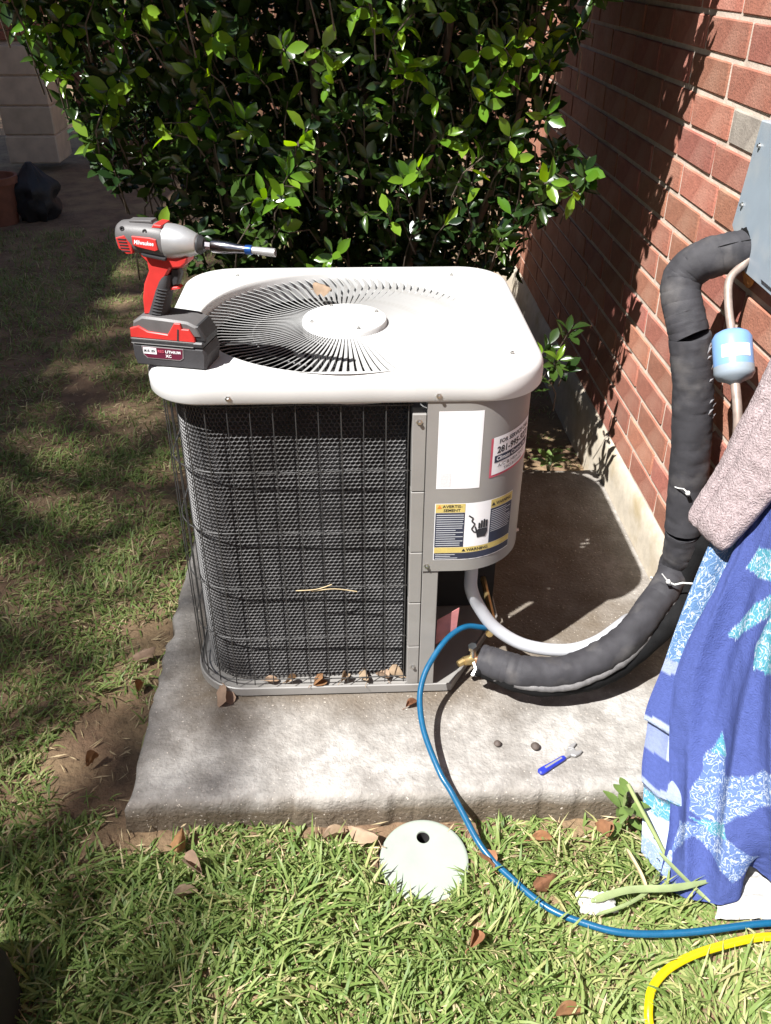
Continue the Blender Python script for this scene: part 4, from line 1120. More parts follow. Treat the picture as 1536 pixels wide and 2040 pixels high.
dleaf(-.100, .030, .030, 1.2, 1, 'upright russet leaf caught behind the guard wires at the bottom', rx=1.2, sc=1.0, group='dry leaves on the unit base')
for i, (x, k, s, w) in enumerate(((-.20, 0, .7, 'left of the russet leaf'), (-.155, 3, .8, 'just left of the russet leaf'), (-.03, 1, .8, 'just right of the russet leaf'), (.02, 2, .8, 'under the fourth wire from the post'), (.065, 0, .8, 'under the second wire from the post'), (.100, 3, 1.1, 'beside the grille post'))):
    dleaf(x, .032, .028, .6 * i, k, 'small pale dead leaf on the base pan ' + w, True, rx=.5, sc=s, group='dry leaves on the unit base')
dleaf(-.055, .47, .838, -.75, 2, 'pale brown dead leaf resting on the fan grille', True, sc=1.0, rx=.15, group='dry leaves on the lid')
def straw(pts, r, lab, name='straw', m='straw'):
    b = MB(); b.tube(spline(pts, 5), r, 5); b.build(name, M[m], None, 60, label=lab, cat='straw', group='straws caught in the grille')
straw([(-.125, -.001, .328), (-.08, -.004, .333), (-.045, -.003, .345)], .0012, 'short rising straw caught on the wire guard')
straw([(-.09, -.001, .326), (-.04, -.005, .334), (.01, -.001, .322)], .0013, 'longer curved straw caught on the wire guard')

# ---- weeds, stalk, pale blades
def simple_leaf(b, base, dirv, L, W, droop, nrm=Vector((0, 0, 1))):
    d = Vector(dirv).normalized(); sd = d.cross(nrm).normalized(); up = sd.cross(d)
    n = 5; vs = []
    for i in range(n + 1):
        t = i / n; w = W * math.sin(PI * min(.97, .08 + t * .9)) ** .8
        c = Vector(base) + d * L * t + up * (-droop * L * t * t)
        vs += [tuple(c - sd * w * .5 + up * w * .12), tuple(c), tuple(c + sd * w * .5 + up * w * .12)]
    fs = []
    for i in range(n):
        for j in range(2): fs.append((i * 3 + j, i * 3 + j + 1, i * 3 + 4 + j, i * 3 + 3 + j))
    b.add(vs, fs)
M['weed'] = mat('weed_leaf', (0.13, 0.20, 0.05), 0.45, 0.2, 40, trans=0.25)
def weed(x, y, z, n, L, seed, lab, cat='weed', hgt=.05, name='weed'):
    rr = random.Random(seed); e = empty(name, (x, y, z), lab, cat)
    st = MB()
    for i in range(n):
        a = rr.uniform(0, 2 * PI); el = rr.uniform(.1, 1.0); h = hgt * rr.uniform(.3, 1)
        base = Vector((x + .012 * math.cos(a), y + .012 * math.sin(a), z + h))
        st.tube([(x, y, z), tuple(base)], .0012, 5)
        b = MB(); simple_leaf(b, base, (math.cos(a) * math.cos(el), math.sin(a) * math.cos(el), math.sin(el)), L * rr.uniform(.7, 1.1), L * .5, .35)
        b.build('leaf', M['weed'], e, 60)
    st.build('stem', M['stalk'], e, 60)
weed(.572, -.338, GZ, 11, .042, 3, 'broad leaved weed growing at the slab front beside the towel', hgt=.11)
weed(.690, 1.085, GZ + .06, 9, .055, 8, 'pale green seedling at the far corner of the slab by the wall', hgt=.08)
b = MB(); b.tube(spline([(.568, -.330, .055), (.585, -.36, .03), (.612, -.40, -.01), (.640, -.445, -.05), (.665, -.48, -.07)], 6), [.0045] * 25, 8)
b.build('cut_stalk', M['stalk'], None, 60, label='thick cut green stalk leaning against the towel at the slab corner', cat='stalk')
def blade(pts, w, lab, m='palm', name='grass_blade'):
    P = spline(pts, 6); b = MB(); n = len(P); vs = []
    for i, p in enumerate(P):
        t = i / (n - 1); d = (P[min(i + 1, n - 1)] - P[max(i - 1, 0)]).normalized(); sd = d.cross(Vector((0, 0, 1))).normalized()
        ww = w * min(1, (1 - t) * 3 + .12) * min(1, t * 6 + .4)
        vs += [tuple(p - sd * ww / 2 + Vector((0, 0, .003))), tuple(p), tuple(p + sd * ww / 2 + Vector((0, 0, .003)))]
    b.add(vs, [(i * 3 + j, i * 3 + j + 1, i * 3 + 4 + j, i * 3 + 3 + j) for i in range(n - 1) for j in range(2)])
    b.build(name, M[m], None, 60, label=lab, cat='blade', group='long pale blades by the towel')
blade([(.455, -.530, -.045), (.53, -.515, -.035), (.62, -.520, -.025), (.72, -.50, -.03)], .016, 'long flat pale green blade lying below the towel hem')
blade([(.60, -.465, .01), (.635, -.495, -.015), (.67, -.52, -.04), (.70, -.545, -.055)], .010, 'short pale blade crossing the dark gap under the towel')
blade([(.545, -.44, -.01), (.565, -.485, -.03), (.575, -.52, -.055)], .008, 'thin dry blade standing left of the towel hem', 'straw')
blade([(.46, -.555, -.05), (.52, -.54, -.045), (.57, -.515, -.04), (.60, -.48, -.03)], .008, 'pale curved blade under the blue hose')

# ================================================================== TOWELS
def towel_mat(name, base, sq1, aqua, white):
    m = bpy.data.materials.new(name); m.use_nodes = True
    t = m.node_tree; N = t.nodes; L = t.links; b = N["Principled BSDF"]
    b.inputs['Roughness'].default_value = 1.0; b.inputs['Specular IOR Level'].default_value = 0.1
    b.inputs['Sheen Weight'].default_value = 0.0
    a = N.new("ShaderNodeAttribute"); a.attribute_name = 'pattern'
    se = N.new("ShaderNodeSeparateColor"); L.new(a.outputs['Color'], se.inputs[0])
    uv = N.new("ShaderNodeAttribute"); uv.attribute_name = 'cloth_uv'
    n1 = N.new("ShaderNodeTexNoise"); n1.inputs['Scale'].default_value = 62; n1.inputs['Detail'].default_value = 1.5; n1.inputs['Distortion'].default_value = 1.4
    L.new(uv.outputs['Vector'], n1.inputs['Vector'])
    s1 = N.new("ShaderNodeMath"); s1.operation = 'SUBTRACT'; s1.inputs[1].default_value = .5; L.new(n1.outputs['Fac'], s1.inputs[0])
    s2 = N.new("ShaderNodeMath"); s2.operation = 'ABSOLUTE'; L.new(s1.outputs[0], s2.inputs[0])
    r = N.new("ShaderNodeValToRGB"); r.color_ramp.elements[0].position = .018; r.color_ramp.elements[0].color = (1, 1, 1, 1); r.color_ramp.elements[1].position = .045; r.color_ramp.elements[1].color = (0, 0, 0, 1)
    L.new(s2.outputs[0], r.inputs['Fac'])
    def mixc(fac, A, B):
        x = N.new("ShaderNodeMix"); x.data_type = 'RGBA'
        for s, k in ((fac, 'Factor'), (A, 'A'), (B, 'B')):
            if isinstance(s, tuple): x.inputs[k].default_value = (*s, 1)
            elif isinstance(s, float): x.inputs[k].default_value = s
            else: L.new(s, x.inputs[k])
        return x.outputs['Result']
    sq = mixc(r.outputs['Color'], sq1, white)
    sq_aq = mixc(r.outputs['Color'], aqua, white)
    zone = mixc(se.outputs['Green'], sq, sq_aq)
    c = mixc(se.outputs['Red'], base, zone)
    c = mixc(se.outputs['Blue'], c, white)
    ng = N.new("ShaderNodeTexNoise"); ng.inputs['Scale'].default_value = 120; ng.inputs['Detail'].default_value = 3; L.new(uv.outputs['Vector'], ng.inputs['Vector'])
    hs = N.new("ShaderNodeHueSaturation"); mr = N.new("ShaderNodeMapRange"); mr.inputs['To Min'].default_value = .78; mr.inputs['To Max'].default_value = 1.22
    L.new(ng.outputs['Fac'], mr.inputs['Value']); L.new(mr.outputs[0], hs.inputs['Value']); L.new(c, hs.inputs['Color'])
    L.new(hs.outputs[0], b.inputs['Base Color'])
    nb = N.new("ShaderNodeTexNoise"); nb.inputs['Scale'].default_value = 330; nb.inputs['Detail'].default_value = 4; L.new(uv.outputs['Vector'], nb.inputs['Vector'])
    bp = N.new("ShaderNodeBump"); bp.inputs['Strength'].default_value = .9; bp.inputs['Distance'].default_value = .0035
    L.new(nb.outputs['Fac'], bp.inputs['Height']); L.new(bp.outputs[0], b.inputs['Normal'])
    return m
BLUE = (0.062, 0.085, 0.25)
M['towel'] = towel_mat('blue_towel', BLUE, (0.11, 0.17, 0.36), (0.08, 0.26, 0.33), (0.42, 0.48, 0.58))
M['towel_grey'] = mat('grey_towel', (0.36, 0.295, 0.30), 1.0, 0.22, 240, 1.0, 260, spec=0.1, bdist=0.006, col2=(0.27, 0.21, 0.215), c2scale=140, c2lo=.5, c2hi=.7)

def patch(ctrl, nu, nv):
    """bicubic Catmull-Rom through a control grid (rows v, columns u)"""
    V = len(ctrl); U = len(ctrl[0]); rows = [spline(r, nu) for r in ctrl]
    cols = [spline([rows[v][i] for v in range(V)], nv) for i in range(len(rows[0]))]
    return [[cols[i][j] for i in range(len(cols))] for j in range(len(cols[0]))]
def cloth(name, grid, patt, thick, parent, lab=None, fold=None):
    nv, nu = len(grid), len(grid[0])
    G = []
    for j in range(nv):
        row = []
        for i in range(nu):
            p = grid[j][i]
            a = grid[j][min(i + 1, nu - 1)] - grid[j][max(i - 1, 0)]; c = grid[min(j + 1, nv - 1)][i] - grid[max(j - 1, 0)][i]
            n = a.cross(c); n = n.normalized() if n.length > 1e-9 else Vector((0, 0, 1))
            if n.dot(Vector((-.3, -.8, .5))) < 0: n = -n
            u, v = i / (nu - 1), j / (nv - 1)
            row.append((p + n * (fold(u, v) if fold else 0), n))
        G.append(row)
    b = MB()
    b.v = [tuple(p) for r in G for p, n in r] + [tuple(p - n * thick) for r in G for p, n in r]
    N_ = nu * nv
    for j in range(nv - 1):
        for i in range(nu - 1):
            q = (j * nu + i, j * nu + i + 1, (j + 1) * nu + i + 1, (j + 1) * nu + i)
            b.f.append(q); b.f.append(tuple(N_ + k for k in q[::-1]))
    rim = [i for i in range(nu)] + [j * nu + nu - 1 for j in range(1, nv)] + [(nv - 1) * nu + i for i in range(nu - 2, -1, -1)] + [j * nu for j in range(nv - 2, 0, -1)]
    for k in range(len(rim)):
        a, c = rim[k], rim[(k + 1) % len(rim)]; b.f.append((c, a, N_ + a, N_ + c))
    b.m = [0] * len(b.f)
    me = b.mesh(name, M['towel'], 70)
    pc = me.attributes.new('pattern', 'FLOAT_COLOR', 'POINT'); uvv = me.attributes.new('cloth_uv', 'FLOAT_VECTOR', 'POINT')
    cols = []; uvs = []
    Lu = sum((grid[nv // 2][i + 1] - grid[nv // 2][i]).length for i in range(nu - 1)); Lv = sum((grid[j + 1][nu // 2] - grid[j][nu // 2]).length for j in range(nv - 1))
    for rep in range(2):
        for j in range(nv):
            for i in range(nu):
                u, v = i / (nu - 1), j / (nv - 1)
                cols += [*patt(u, v), 1.0]; uvs += [u * Lu, v * Lv, 0.0]
    pc.data.foreach_set('color', cols); uvv.data.foreach_set('vector', uvs)
    return link(name, me, parent, label=lab)

tw = empty('beach_towel', (.76, -.3, GZ), 'blue patterned beach towel draped to the ground against the wall', 'towel')
def sm(x, a, c): 
    t = max(0.0, min(1.0, (x - a) / (c - a))); return t * t * (3 - 2 * t)
MAIN = [[(.800, -.095, .60), (.822, -.13, .635), (.838, -.18, .665), (.848, -.26, .69), (.852, -.40, .70)],
        [(.745, -.150, .44), (.785, -.19, .47), (.815, -.26, .50), (.838, -.35, .52), (.848, -.50, .53)],
        [(.683, -.205, .255), (.735, -.26, .29), (.782, -.335, .32), (.825, -.43, .34), (.845, -.58, .35)],
        [(.662, -.285, .110), (.713, -.345, .135), (.768, -.415, .16), (.815, -.50, .18), (.842, -.65, .19)],
        [(.640, -.395, .012), (.690, -.435, .035), (.750, -.480, .06), (.805, -.545, .09), (.838, -.70, .10)],
        [(.603, -.490, -.060), (.665, -.520, -.062), (.735, -.530, -.045), (.790, -.515, .000), (.835, -.68, .04)]]
grid = patch(MAIN, 38, 38)
def fold_main(u, v):
    f = .019 * math.sin(u * 10 + v * 3.2 + .6) * sm(v, .02, .35) + .009 * math.sin(u * 21 - v * 4 + 1) * sm(v, .1, .5)
    f += .010 * mnz(u * 3, v * 3, 2)
    for c0, sl, am, wd in ((.30, -.30, .016, .07), (.14, .10, .010, .035), (.47, -.12, .013, .05), (.62, .2, .014, .06)):   # soft creases
        q = (u - c0 - sl * (v - .4)) / wd
        f += am * math.exp(-q * q) * sm(v, .05, .3) * (1 if q < 0 else .6 + .4 * math.exp(-q))
    f += .0022 * mnz(u * 22, v * 30, 5)
    return f
def patt_main(u, v):
    # the printed shapes: slanted squiggle bands and star-like clusters on plain blue
    u2 = u + .05 * mnz(u * 5, v * 5, 6); v2 = v + .03 * mnz(u * 6, v * 6, 9)
    red = 0.0; green = 0.0; blue = 0.0
    def band(cu, cv, ang, hw, L):
        du, dv = (u2 - cu) * .8, (v2 - cv); c, s = math.cos(ang), math.sin(ang)
        p, q = du * c + dv * s, -du * s + dv * c
        return 1.0 if (abs(q) < hw and abs(p) < L) else 0.0
    def inp(poly):
        r = False
        for k in range(len(poly)):
            (x0, y0), (x1, y1) = poly[k - 1], poly[k]
            if (y0 > v3) != (y1 > v3) and u3 < (x1 - x0) * (v3 - y0) / (y1 - y0) + x0: r = not r
        return r
    u3 = u + .012 * mnz(u * 16, v * 16, 6); v3 = v + .008 * mnz(u * 18, v * 18, 9)
    AQ = ([(.18, .165), (.238, .125), (.42, .13), (.46, .18), (.3, .19)], [(.205, .312), (.262, .275), (.47, .195), (.50, .24), (.325, .30), (.262, .325)], [(.43, .32), (.49, .24), (.70, .22), (.70, .33), (.475, .365)],
          [(.3, .525), (.255, .575), (.345, .575)], [(.188, .77), (.338, .80), (.45, .79), (.425, .75), (.325, .765)])
    SQ = ([(.3, .53), (.225, .59), (.225, .63), (.175, .70), (.188, .75), (.325, .78), (.425, .76), (.70, .59), (.69, .53), (.362, .62), (.325, .57)], [(.088, .79), (.05, .88), (.15, .84), (.212, .82), (.338, .85), (.488, .915), (.64, .87), (.462, .79), (.338, .78)], [(.72, .0), (.9, .0), (.99, .3), (.86, .45), (.75, .4)], [(.74, .66), (.95, .60), (.98, .8), (.82, .9)])
    aq = 1.0 if any(inp(q) for q in AQ) else 0.0
    sqz = 1.0 if any(inp(q) for q in SQ) else 0.0
    red = max(aq, sqz); green = aq
    if band(.10, .45, 1.2, .012, .3): blue = 0.0
    return (red, green, blue)
cloth('towel_front', grid, patt_main, .006, tw, fold=fold_main)
SIDE = [[(.738, -.085, .500), (.760, -.10, .52), (.785, -.105, .545), (.812, -.11, .57)],
        [(.700, -.120, .360), (.728, -.14, .37), (.756, -.15, .385), (.790, -.17, .40)],
        [(.668, -.160, .225), (.690, -.19, .225), (.717, -.21, .235), (.755, -.24, .25)],
        [(.640, -.205, .120), (.664, -.235, .12), (.690, -.26, .125), (.725, -.29, .14)],
        [(.625, -.265, .045), (.650, -.30, .04), (.680, -.325, .045), (.710, -.355, .06)],
        [(.606, -.345, -.015), (.632, -.38, -.02), (.662, -.41, -.015), (.69, -.44, .0)],
        [(.590, -.410, -.060), (.615, -.455, -.062), (.64, -.485, -.062), (.67, -.505, -.060)]]
grid2 = patch(SIDE, 16, 22)
def fold_side(u, v):
    f = .006 * math.sin(u * 8 + v * 5)
    for c, h in ((.505, .022), (.735, .026)):     # two pleats whose lips overhang
        if v < c: f += h * sm(v, c - .20, c - .01)
        else: f += h * (1 - sm(v, c, c + .012)) if v < c + .012 else 0
    return f
def patt_side(u, v):
    v = v + .02 * (u - .5)
    red = green = blue = 0.0
    if v < .30: red = 1.0; green = .25
    elif v < .335: blue = .55
    elif v < .478: blue = 0.0
    elif v < .505: blue = .75
    elif v < .60: blue = .8 if u > .45 else .35
    elif v < .71: blue = 0.0 if u < .62 - (v - .6) else .6
    elif v < .735: blue = .55
    elif v < .80: red = .9; green = 1.0
    elif v < .90: blue = .95 if u < .62 else .4
    else: red = .8; green = .2; blue = .35
    return (red, green, blue)
cloth('towel_side', grid2, patt_side, .006, tw, fold=fold_side)

# folded grey towel lying over the top of the blue one
def grey():
    A0, A1 = Vector((.726, -.082, .512)), Vector((.858, -.075, .88))
    n = 60; b = MB(); rings = []
    ax = (A1 - A0).normalized(); side = Vector((.42, -.80, .28)); side = (side - ax * side.dot(ax)).normalized(); nr = ax.cross(side).normalized()
    if nr.dot(Vector((-.5, -.5, .7))) < 0: nr = -nr
    m = 72
    for i in range(n):
        t = i / (n - 1); c = A0.lerp(A1, t) + Vector((0, -.004, -.012)) * math.sin(t * PI)
        w = .060 + .030 * t; h = .024 + .010 * t
        k_ = min(1, (t * 14 + .35)) ** .5
        ring = []
        for k in range(m):
            a = 2 * PI * k / m; cc, s_ = math.cos(a), math.sin(a)
            p = c + side * (w * k_ ** .3 * math.copysign(abs(cc) ** .75, cc)) + nr * (h * k_ * math.copysign(abs(s_) ** .85, s_) * (1 + .15 * math.sin(cc * 3 + t * 4)))
            if s_ > 0: p -= nr * h * k_ * (.38 * math.exp(-((cc + .38 - .12 * t) / .10) ** 2) + .22 * math.exp(-((cc - .45 + .2 * t) / .14) ** 2))
            p += (nr * .0035 + side * .002) * mnz(p.x * 45, p.y * 45, p.z * 45) + (nr * .0022) * mnz(p.x * 140, p.y * 140, p.z * 140) + nr * .006 * mnz(p.x * 13, p.y * 13, p.z * 9)
            ring.append(tuple(p))
        rings.append(ring)
    b.loft(rings, True, True, True)
    b.build('grey_towel', M['towel_grey'], None, 70, label='folded greyish pink terry towel lying slanted above the blue towel', cat='towel')
grey()
# the case the towels hang over (only its shape under the cloth matters)
kc = empty('equipment_case', (.80, -.4, GZ), 'dark equipment case standing under the draped towels by the wall', 'case')
b = MB(); b.prism([(-.32, .56), (-.44, .30), (-.60, .08), (-.62, GZ), (-.95, GZ), (-.95, .58)], .79, .842, T := Matrix(((0, 1, 0, 0), (1, 0, 0, 0), (0, 0, 1, 0), (0, 0, 0, 1))), .01)
b.build('case_body', M['gas'], kc, 30)
# white cloths
def crumple(name, cx, cy, z, sx, sy, h, seed, lab, cat):
    b = MB(); n = 26; vs = []
    for j in range(n):
        for i in range(n):
            u, v = i / (n - 1) - .5, j / (n - 1) - .5
            e = max(0, 1 - 4 * max(u * u, v * v)) ** .5
            vs.append((cx + sx * u * (1 + .2 * mnz(v * 3, seed)), cy + sy * v * (1 + .2 * mnz(u * 3, seed, 2)), z + h * e * (.75 + .6 * mnz(u * 5, v * 5, seed)) + .006 * mnz(u * 14, v * 14, seed)))
    b.add(vs, [(j * n + i, j * n + i + 1, (j + 1) * n + i + 1, (j + 1) * n + i) for j in range(n - 1) for i in range(n - 1)])
    o = b.build(name, M['cloth'], None, 70, label=lab, cat=cat)
crumple('white_cloth', .825, -.505, GZ + .022, .24, .12, .035, 3, 'crumpled white cloth on the ground at the right edge under the towel', 'cloth')
crumple('paper_scrap', .472, -.520, GZ + .022, .075, .045, .020, 9, 'white paper scrap half hidden in the grass above the blue hose', 'paper')

# black tool bag at the bottom left corner
tb = empty('tool_bag', (-.74, -.70, GZ), 'black tool bag with yellow webbing cut off by the bottom left corner', 'bag')
b = MB(); rings = []
for i, (s_, z) in enumerate(((.9, 0), (1, .015), (1.0, .11), (.93, .16), (.6, .185))):
    rings.append([(-.737 + .138 * s_ * math.copysign(abs(math.cos(a)) ** .6, math.cos(a)), -.735 + .13 * s_ * math.copysign(abs(math.sin(a)) ** .6, math.sin(a)), GZ + z) for a in [2 * PI * k / 32 for k in range(32)]])
b.loft(rings); b.build('bag_body', M['bag'], tb, 40)
b = MB(); b.box(-.6015, -.5945, -.800, -.762, GZ + .012, GZ + .125, .001); b.box(-.76, -.722, -.84, -.63, GZ + .1855, GZ + .190, .001); b.build('strap', M['bagyellow'], tb)

# ================================================================== SHRUB
CAMV = Vector(cam.location)
def leaf_template(L, W, cup, bend):
    n = 4; vs = []; prof = [0.10, .70, 1.0, .80, .0]
    for i in range(n + 1):
        t = i / n; w = W * prof[i] * .5
        z = -bend * L * t * t
        vs += [(L * t, -w, z + cup * w), (L * t, 0, z), (L * t, w, z + cup * w)]
    fs = []
    for i in range(n):
        for j in range(2): fs.append((i * 3 + j, i * 3 + j + 1, i * 3 + 4 + j, i * 3 + 3 + j))
    return np.array(vs), fs
TPL = [leaf_template(1.0, .46, .35, .12), leaf_template(1.0, .38, .75, .35), leaf_template(1.0, .52, .2, .05), leaf_template(1.0, .42, .5, -.18)]

def yfront(x, z):
    """front face of the shrub: leans out above, hollow in the middle, round towards the wall"""
    f = .80 + .05 * mnz(x * 3, z * 3, 5)
    f -= .14 * sm(z, 1.20, 1.62)                       # crown overhangs
    f -= .08 * sm(x, .42, .70) * sm(z, .6, .9) * (1 - sm(z, 1.0, 1.5))
    f += .25 * sm(-x, .45, .95) * (1 - sm(z, 1.2, 1.6))
    return f
def xleft(z): return -.42 - .38 * sm(z, .60, 1.30) - .15 * sm(z, 1.4, 2.0)
def inside(x, y, z):
    if z < .05 or z > 2.25: return False
    if x < xleft(z) or x > (.60 + .06 * mnz(z * 5, y * 4, 3) - .16 * (1 - sm(z, .45, .85)) + .2 * sm(z, 1.42, 1.6)): return False
    if y < yfront(x, z) or y > 1.95: return False
    return True
clusters = []
rr = random.Random(21)
def emit(n, cond, kind):
    c = 0; tries = 0
    while c < n and tries < n * 60:
        tries += 1
        x = rr.uniform(-1.1, .82); z = rr.uniform(.05, 2.25); y = rr.uniform(.5, 1.95)
        if inside(x, y, z) and cond(x, y, z): clusters.append((x, y, z, kind)); c += 1
fr = lambda x, y, z: y - yfront(x, z)
emit(250, lambda x, y, z: fr(x, y, z) < .12 and z < 1.5 and mnz(x * 4.5, z * 4.5, 7) > -.10, 0)                 # outermost rosettes
emit(150, lambda x, y, z: .10 < fr(x, y, z) < .40 and z < 1.5, 1)
emit(3000, lambda x, y, z: fr(x, y, z) > .40 and z < 1.5, 1)               # dense back
emit(90, lambda x, y, z: fr(x, y, z) < .10 and .95 < z < 1.5, 0)
emit(40, lambda x, y, z: x < xleft(z) + .22 and fr(x, y, z) < .25 and .9 < z < 1.5, 0)
emit(1000, lambda x, y, z: z > 1.42 and x > .25, 2)
emit(3600, lambda x, y, z: z > 1.46, 2)                                       # crown above the frame
emit(100, lambda x, y, z: x < xleft(z) + .14 and z < 1.5 and fr(x, y, z) < .5, 0)
# low sprigs right of the unit
for (x, y, z) in ((.595, .76, .54), (.62, .79, .50), (.575, .80, .57), (.64, .84, .60), (.60, .86, .44)): clusters.append((x, y, z, 0))
leaves = []   # (matrix 3x4, template, tone, distance, kind)
twigs = MB()
for (x, y, z, kind) in clusters:
    n = rr.randint(5, 9)
    out = Vector((rr.uniform(-.7, .5), rr.uniform(-1.2, -.1) if kind != 1 else rr.uniform(-1, .6), rr.uniform(-.1, 1.0))).normalized()
    q = out.to_track_quat('Z', 'Y')
    tone = rr.random() ** 1.3
    for k in range(n):
        a = k * 2.4 + rr.uniform(-.3, .3); el = rr.uniform(.15, .95)
        d = q @ Vector((math.cos(a) * math.cos(el), math.sin(a) * math.cos(el), math.sin(el)))
        base = Vector((x, y, z)) - out * (k * .007) + d * .006
        L = rr.uniform(.030, .056) * (1.12 if kind != 1 else 1.0)
        up = out if abs(out.dot(d)) < .95 else Vector((0, 0, 1))
        s_ = up.cross(d).normalized(); u_ = d.cross(s_)
        R = Matrix((d, s_, u_)).transposed() @ Matrix.Rotation(rr.uniform(-.5, .5), 3, 'X')
        leaves.append((base, R, L, rr.randrange(4), min(1, max(0, tone + rr.uniform(-.25, .25))), kind))
    if kind == 1 and rr.random() < .10:
        p0 = Vector((x, y, z)); twigs.tube([tuple(p0), tuple(p0 + Vector((rr.uniform(-.03, .03), .03, -.08))), tuple(p0 + Vector((rr.uniform(-.08, .08), .07, -.22)))], [.0015, .0025, .0035], 5)
    if kind == 0: twigs.tube([(x, y, z), tuple(Vector((x, y, z)) - out * .07), tuple(Vector((x, y, z)) - out * .10 + Vector((0, .05, -.06)))], [.0014, .002, .0025], 5)

shrub = empty('shrub', (0, 1.2, GZ), 'tall glossy green shrub filling the corner behind the air conditioner', 'shrub')
# which leaves show largest: nearest outer ones in the camera's view
inv = cam.rotation_quaternion.inverted()
def view(p):
    d = inv @ (p - CAMV)
    if d.z >= 0: return None
    u, v = d.x / -d.z * 1726.1, d.y / -d.z * 1726.1
    return (abs(u) < 760 and abs(v) < 1015 and v > 300), -d.z, u, v
cand = []
for i, lf in enumerate(leaves):
    if lf[5] != 0: continue
    w = view(lf[0])
    if w and w[0]: cand.append((lf[2] / w[1] * -1 + (lf[0].y - yfront(lf[0].x, lf[0].z)) * .1, i))
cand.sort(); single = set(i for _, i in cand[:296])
lmesh = []
for v, f in TPL:
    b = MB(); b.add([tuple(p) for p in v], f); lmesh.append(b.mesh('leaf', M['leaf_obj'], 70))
vs_all = []; fs_all = []; tn = []; basei = 0
for i, (base, R, L, t, tone, kind) in enumerate(leaves):
    if i in single:
        o = bpy.data.objects.new('leaf', lmesh[t]); COL.objects.link(o); o.parent = shrub
        o.matrix_local = Matrix.Translation(base - shrub.location) @ R.to_4x4() @ Matrix.Diagonal((L, L, L, 1))
        continue
    v = TPL[t][0] * L @ np.array(R.transposed()) + np.array(base)
    vs_all.append(v); fs_all += [tuple(basei + k for k in f) for f in TPL[t][1]]; tn += [tone] * len(v); basei += len(v)
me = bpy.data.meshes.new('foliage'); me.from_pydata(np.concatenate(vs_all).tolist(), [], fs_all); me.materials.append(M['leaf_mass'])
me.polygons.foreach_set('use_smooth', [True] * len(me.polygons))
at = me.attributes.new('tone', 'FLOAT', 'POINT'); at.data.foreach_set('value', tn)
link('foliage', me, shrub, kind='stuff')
twigs.build('twigs', M['bark'], shrub, 60, kind='stuff')
for i, (bx, by, tx, ty) in enumerate(((-.15, 1.25, -.55, 1.1), (-.05, 1.3, -.1, 1.15), (.1, 1.25, .35, 1.1), (.2, 1.3, .65, 1.05), (0.0, 1.4, 0.1, 1.6))):
    b = MB(); P = spline([(bx, by, GZ - .05), ((bx * .7 + tx * .3), by + .03, .5), ((bx * .35 + tx * .65), (by + ty) / 2, 1.1), (tx, ty, 1.9)], 6)
    b.tube(P, [.019 * (1 - .7 * k / len(P)) for k in range(len(P))], 8); b.build('trunk', M['bark'], shrub, 60)

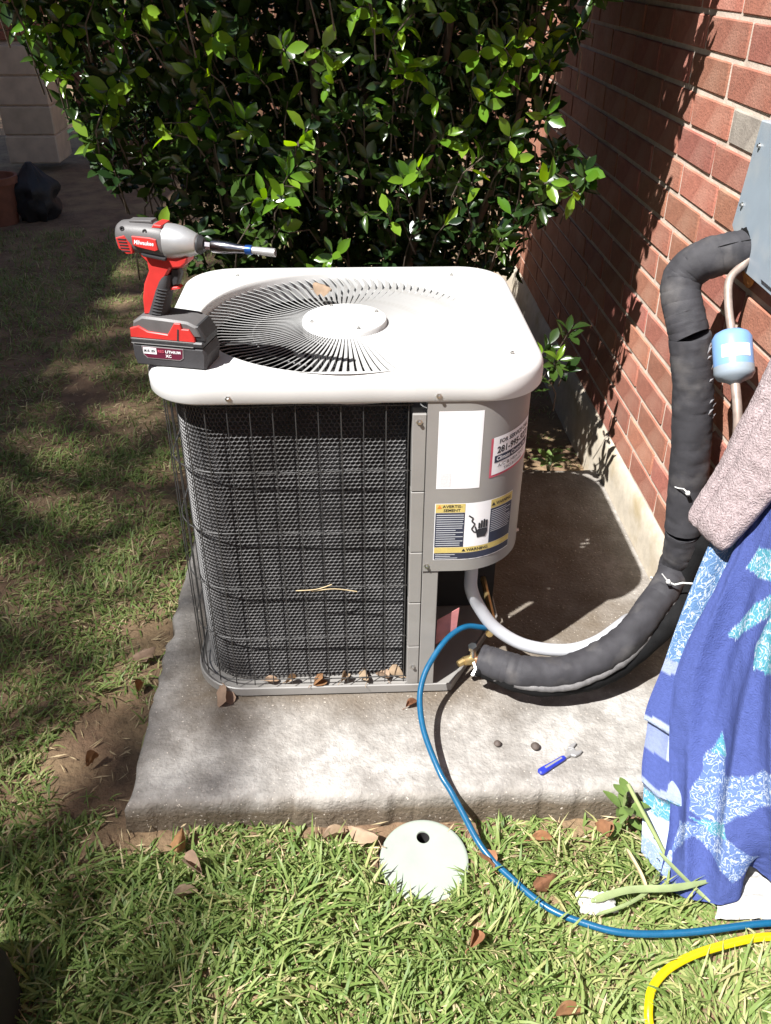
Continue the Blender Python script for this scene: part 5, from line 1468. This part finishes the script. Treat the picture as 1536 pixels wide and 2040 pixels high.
# ================================================================== GRASS
def grass():
    P = []
    def rect(x0, x1, y0, y1, dens):
        n = int((x1 - x0) * (y1 - y0) * dens)
        return np.stack([rng.uniform(x0, x1, n), rng.uniform(y0, y1, n)], 1)
    A = rect(-1.1, 1.0, -1.05, -.28, 21000)
    B = rect(-1.5, -.46, -.28, 1.4, 11000)
    C = rect(-2.6, -.3, 1.4, 4.5, 4200)
    D = rect(-.46, .86, 1.05, 3.5, 1500)
    pts = np.concatenate([A, B, C, D])
    reg = np.concatenate([np.zeros(len(A)), np.ones(len(B)), np.full(len(C), 2), np.full(len(D), 3)])
    keep = np.ones(len(pts), bool)
    x, y = pts[:, 0], pts[:, 1]
    keep &= ~((x > SX0 - .004) & (x < .86) & (y > SY0 - .004) & (y < SY1))
    dv = np.hypot(x - VC.x, y - VC.y); keep &= dv > VR + .007
    keep &= ~((x > .84) & (y > -.6))
    nz = np.array([mnz(a * 3.1, b_ * 3.1, 4) + .6 * mnz(a * 8, b_ * 8, 1) for a, b_ in pts])
    # bare soil: worn strip beside the slab, patches on the shaded left side, a sandy strip at the slab front
    thr = np.where(reg == 0, -.75, np.where(reg == 1, -.22, -.12))
    thr = thr + np.where((reg == 0) & (y > -.36) & (x > -.12) & (x < .12), .75, 0) + np.where((reg == 0) & (x < -.35), .25, 0)
    thr = thr + np.where((reg == 0) & (y > -.348), .62, 0)
    thr = thr + np.where((reg == 1) & (x > -.64), .25, 0)
    thr = thr + np.where((reg == 0) & (x > .45), .25, 0)
    bald = ((x + .62) / .11) ** 2 + ((y + .08) / .14) ** 2 < 1; keep &= ~bald
    keep &= nz > thr + rng.uniform(-.35, .2, len(pts))
    pts, reg, nz = pts[keep], reg[keep], nz[keep]
    n = len(pts); x, y = pts[:, 0], pts[:, 1]
    L = rng.gamma(5.0, .0100, n).clip(.018, .095) * np.where(reg == 0, 1.0, np.where(reg == 1, .72, .85))
    W = rng.uniform(.0030, .0066, n) * np.where(reg == 0, 1.0, .8)
    az = rng.normal(0, 1.0, n) + np.array([6.0 * mnz(a * 6, b_ * 6, 11) for a, b_ in pts]) + np.where(rng.random(n) < .3, rng.uniform(0, 6.28, n), 0); lean = rng.uniform(.35, 1.40, n)
    near = np.hypot(x - VC.x, y - VC.y) < VR + .03
    L = np.where((reg == 0) & (y > -.375), np.minimum(L, .034), L)
    lean = np.where(near, rng.uniform(.2, .8, n), lean); L = np.where(near, L * .75, L)
    hp = np.array([(p.x, p.y) for p in spline(HB[8:], 8) + spline(HY, 8)])
    hd = np.min(np.hypot(x[:, None] - hp[None, :, 0], y[:, None] - hp[None, :, 1]), axis=1)
    low = (hd < .030) | (np.hypot((x - .478) / 1.3, y + .525) < .045) | ((x > .66) & (y > -.585))
    L = np.where(low, np.minimum(L, .030), L); lean = np.where(low, np.maximum(lean, 1.0), lean)
    tone = np.clip(rng.beta(2.2, 2.6, n) * .75 + np.where(rng.random(n) < .10, .42, 0) + np.where(reg > 0, .06, 0) + .12 * (x > .35), 0, 1)
    z0 = np.array([ground_z(a, b_) for a, b_ in pts]) - .004
    d = np.stack([np.cos(az), np.sin(az), np.zeros(n)], 1); sd = np.stack([-np.sin(az), np.cos(az), np.zeros(n)], 1)
    tw_ = rng.uniform(-.6, .6, n)
    rows = []; K = 4
    for k in range(K + 1):
        t = k / K
        ang = lean * (.35 + .95 * t)                # bends over towards the tip
        hor = L * t * np.sin(ang) ; ver = L * t * np.cos(ang)
        c = np.stack([x, y, z0], 1) + d * hor[:, None]; c[:, 2] += np.maximum(ver, .002)
        w = W * [.75, 1.0, .95, .7, .06][k]
        s2 = sd * np.cos(tw_ * t)[:, None]; s2[:, 2] += np.sin(tw_ * t)
        rows.append(c - s2 * w[:, None] * .5); rows.append(c + s2 * w[:, None] * .5)
    V = np.stack(rows, 1).reshape(-1, 3)
    base = (np.arange(n) * (2 * (K + 1)))[:, None, None]
    f = np.array([[2 * k, 2 * k + 1, 2 * k + 3, 2 * k + 2] for k in range(K)])[None]
    F = (base + f).reshape(-1, 4)
    me = bpy.data.meshes.new('grass')
    me.vertices.add(len(V)); me.vertices.foreach_set('co', V.ravel())
    me.loops.add(F.size); me.loops.foreach_set('vertex_index', F.ravel().astype(np.int32))
    me.polygons.add(len(F)); me.polygons.foreach_set('loop_start', np.arange(0, F.size, 4).astype(np.int32))
    me.update(calc_edges=True); me.materials.append(M['grass'])
    at = me.attributes.new('tone', 'FLOAT', 'POINT'); at.data.foreach_set('value', np.repeat(tone, 2 * (K + 1)).astype(np.float32))
    me.polygons.foreach_set('use_smooth', [True] * len(me.polygons))
    o = link('grass', me, None, kind='stuff', label='broad bladed lawn grass growing round the slab', cat='grass')
    # litter of dead clippings on the soil
    m = 3200
    px = np.concatenate([rng.uniform(-1.6, -.46, 3000), rng.uniform(-.9, .9, 1700)]); py = np.concatenate([rng.uniform(-.6, 2.2, 3000), rng.uniform(-.95, -.3, 1700)])
    b = MB()
    for a, c in zip(px, py):
        if SX0 - .01 < a < .86 and SY0 - .01 < c < SY1: continue
        if math.hypot(a - VC.x, c - VC.y) < VR: continue
        r = random.uniform(0, 2 * PI); l = random.uniform(.012, .05); w = random.uniform(.0012, .0035); z = ground_z(a, c) + random.uniform(.002, .012 if c > -.3 else .028)
        dx, dy = math.cos(r) * l / 2, math.sin(r) * l / 2
        b.add([(a - dx, c - dy, z), (a - dy / l * w, c + dx / l * w, z + .003), (a + dx, c + dy, z + random.uniform(0, .008)), (a + dy / l * w, c - dx / l * w, z + .001)], [(0, 1, 2, 3)])
    b.build('grass_clippings', M['straw'], None, None, kind='stuff', label='dry clippings scattered over the soil', cat='clippings')
grass()
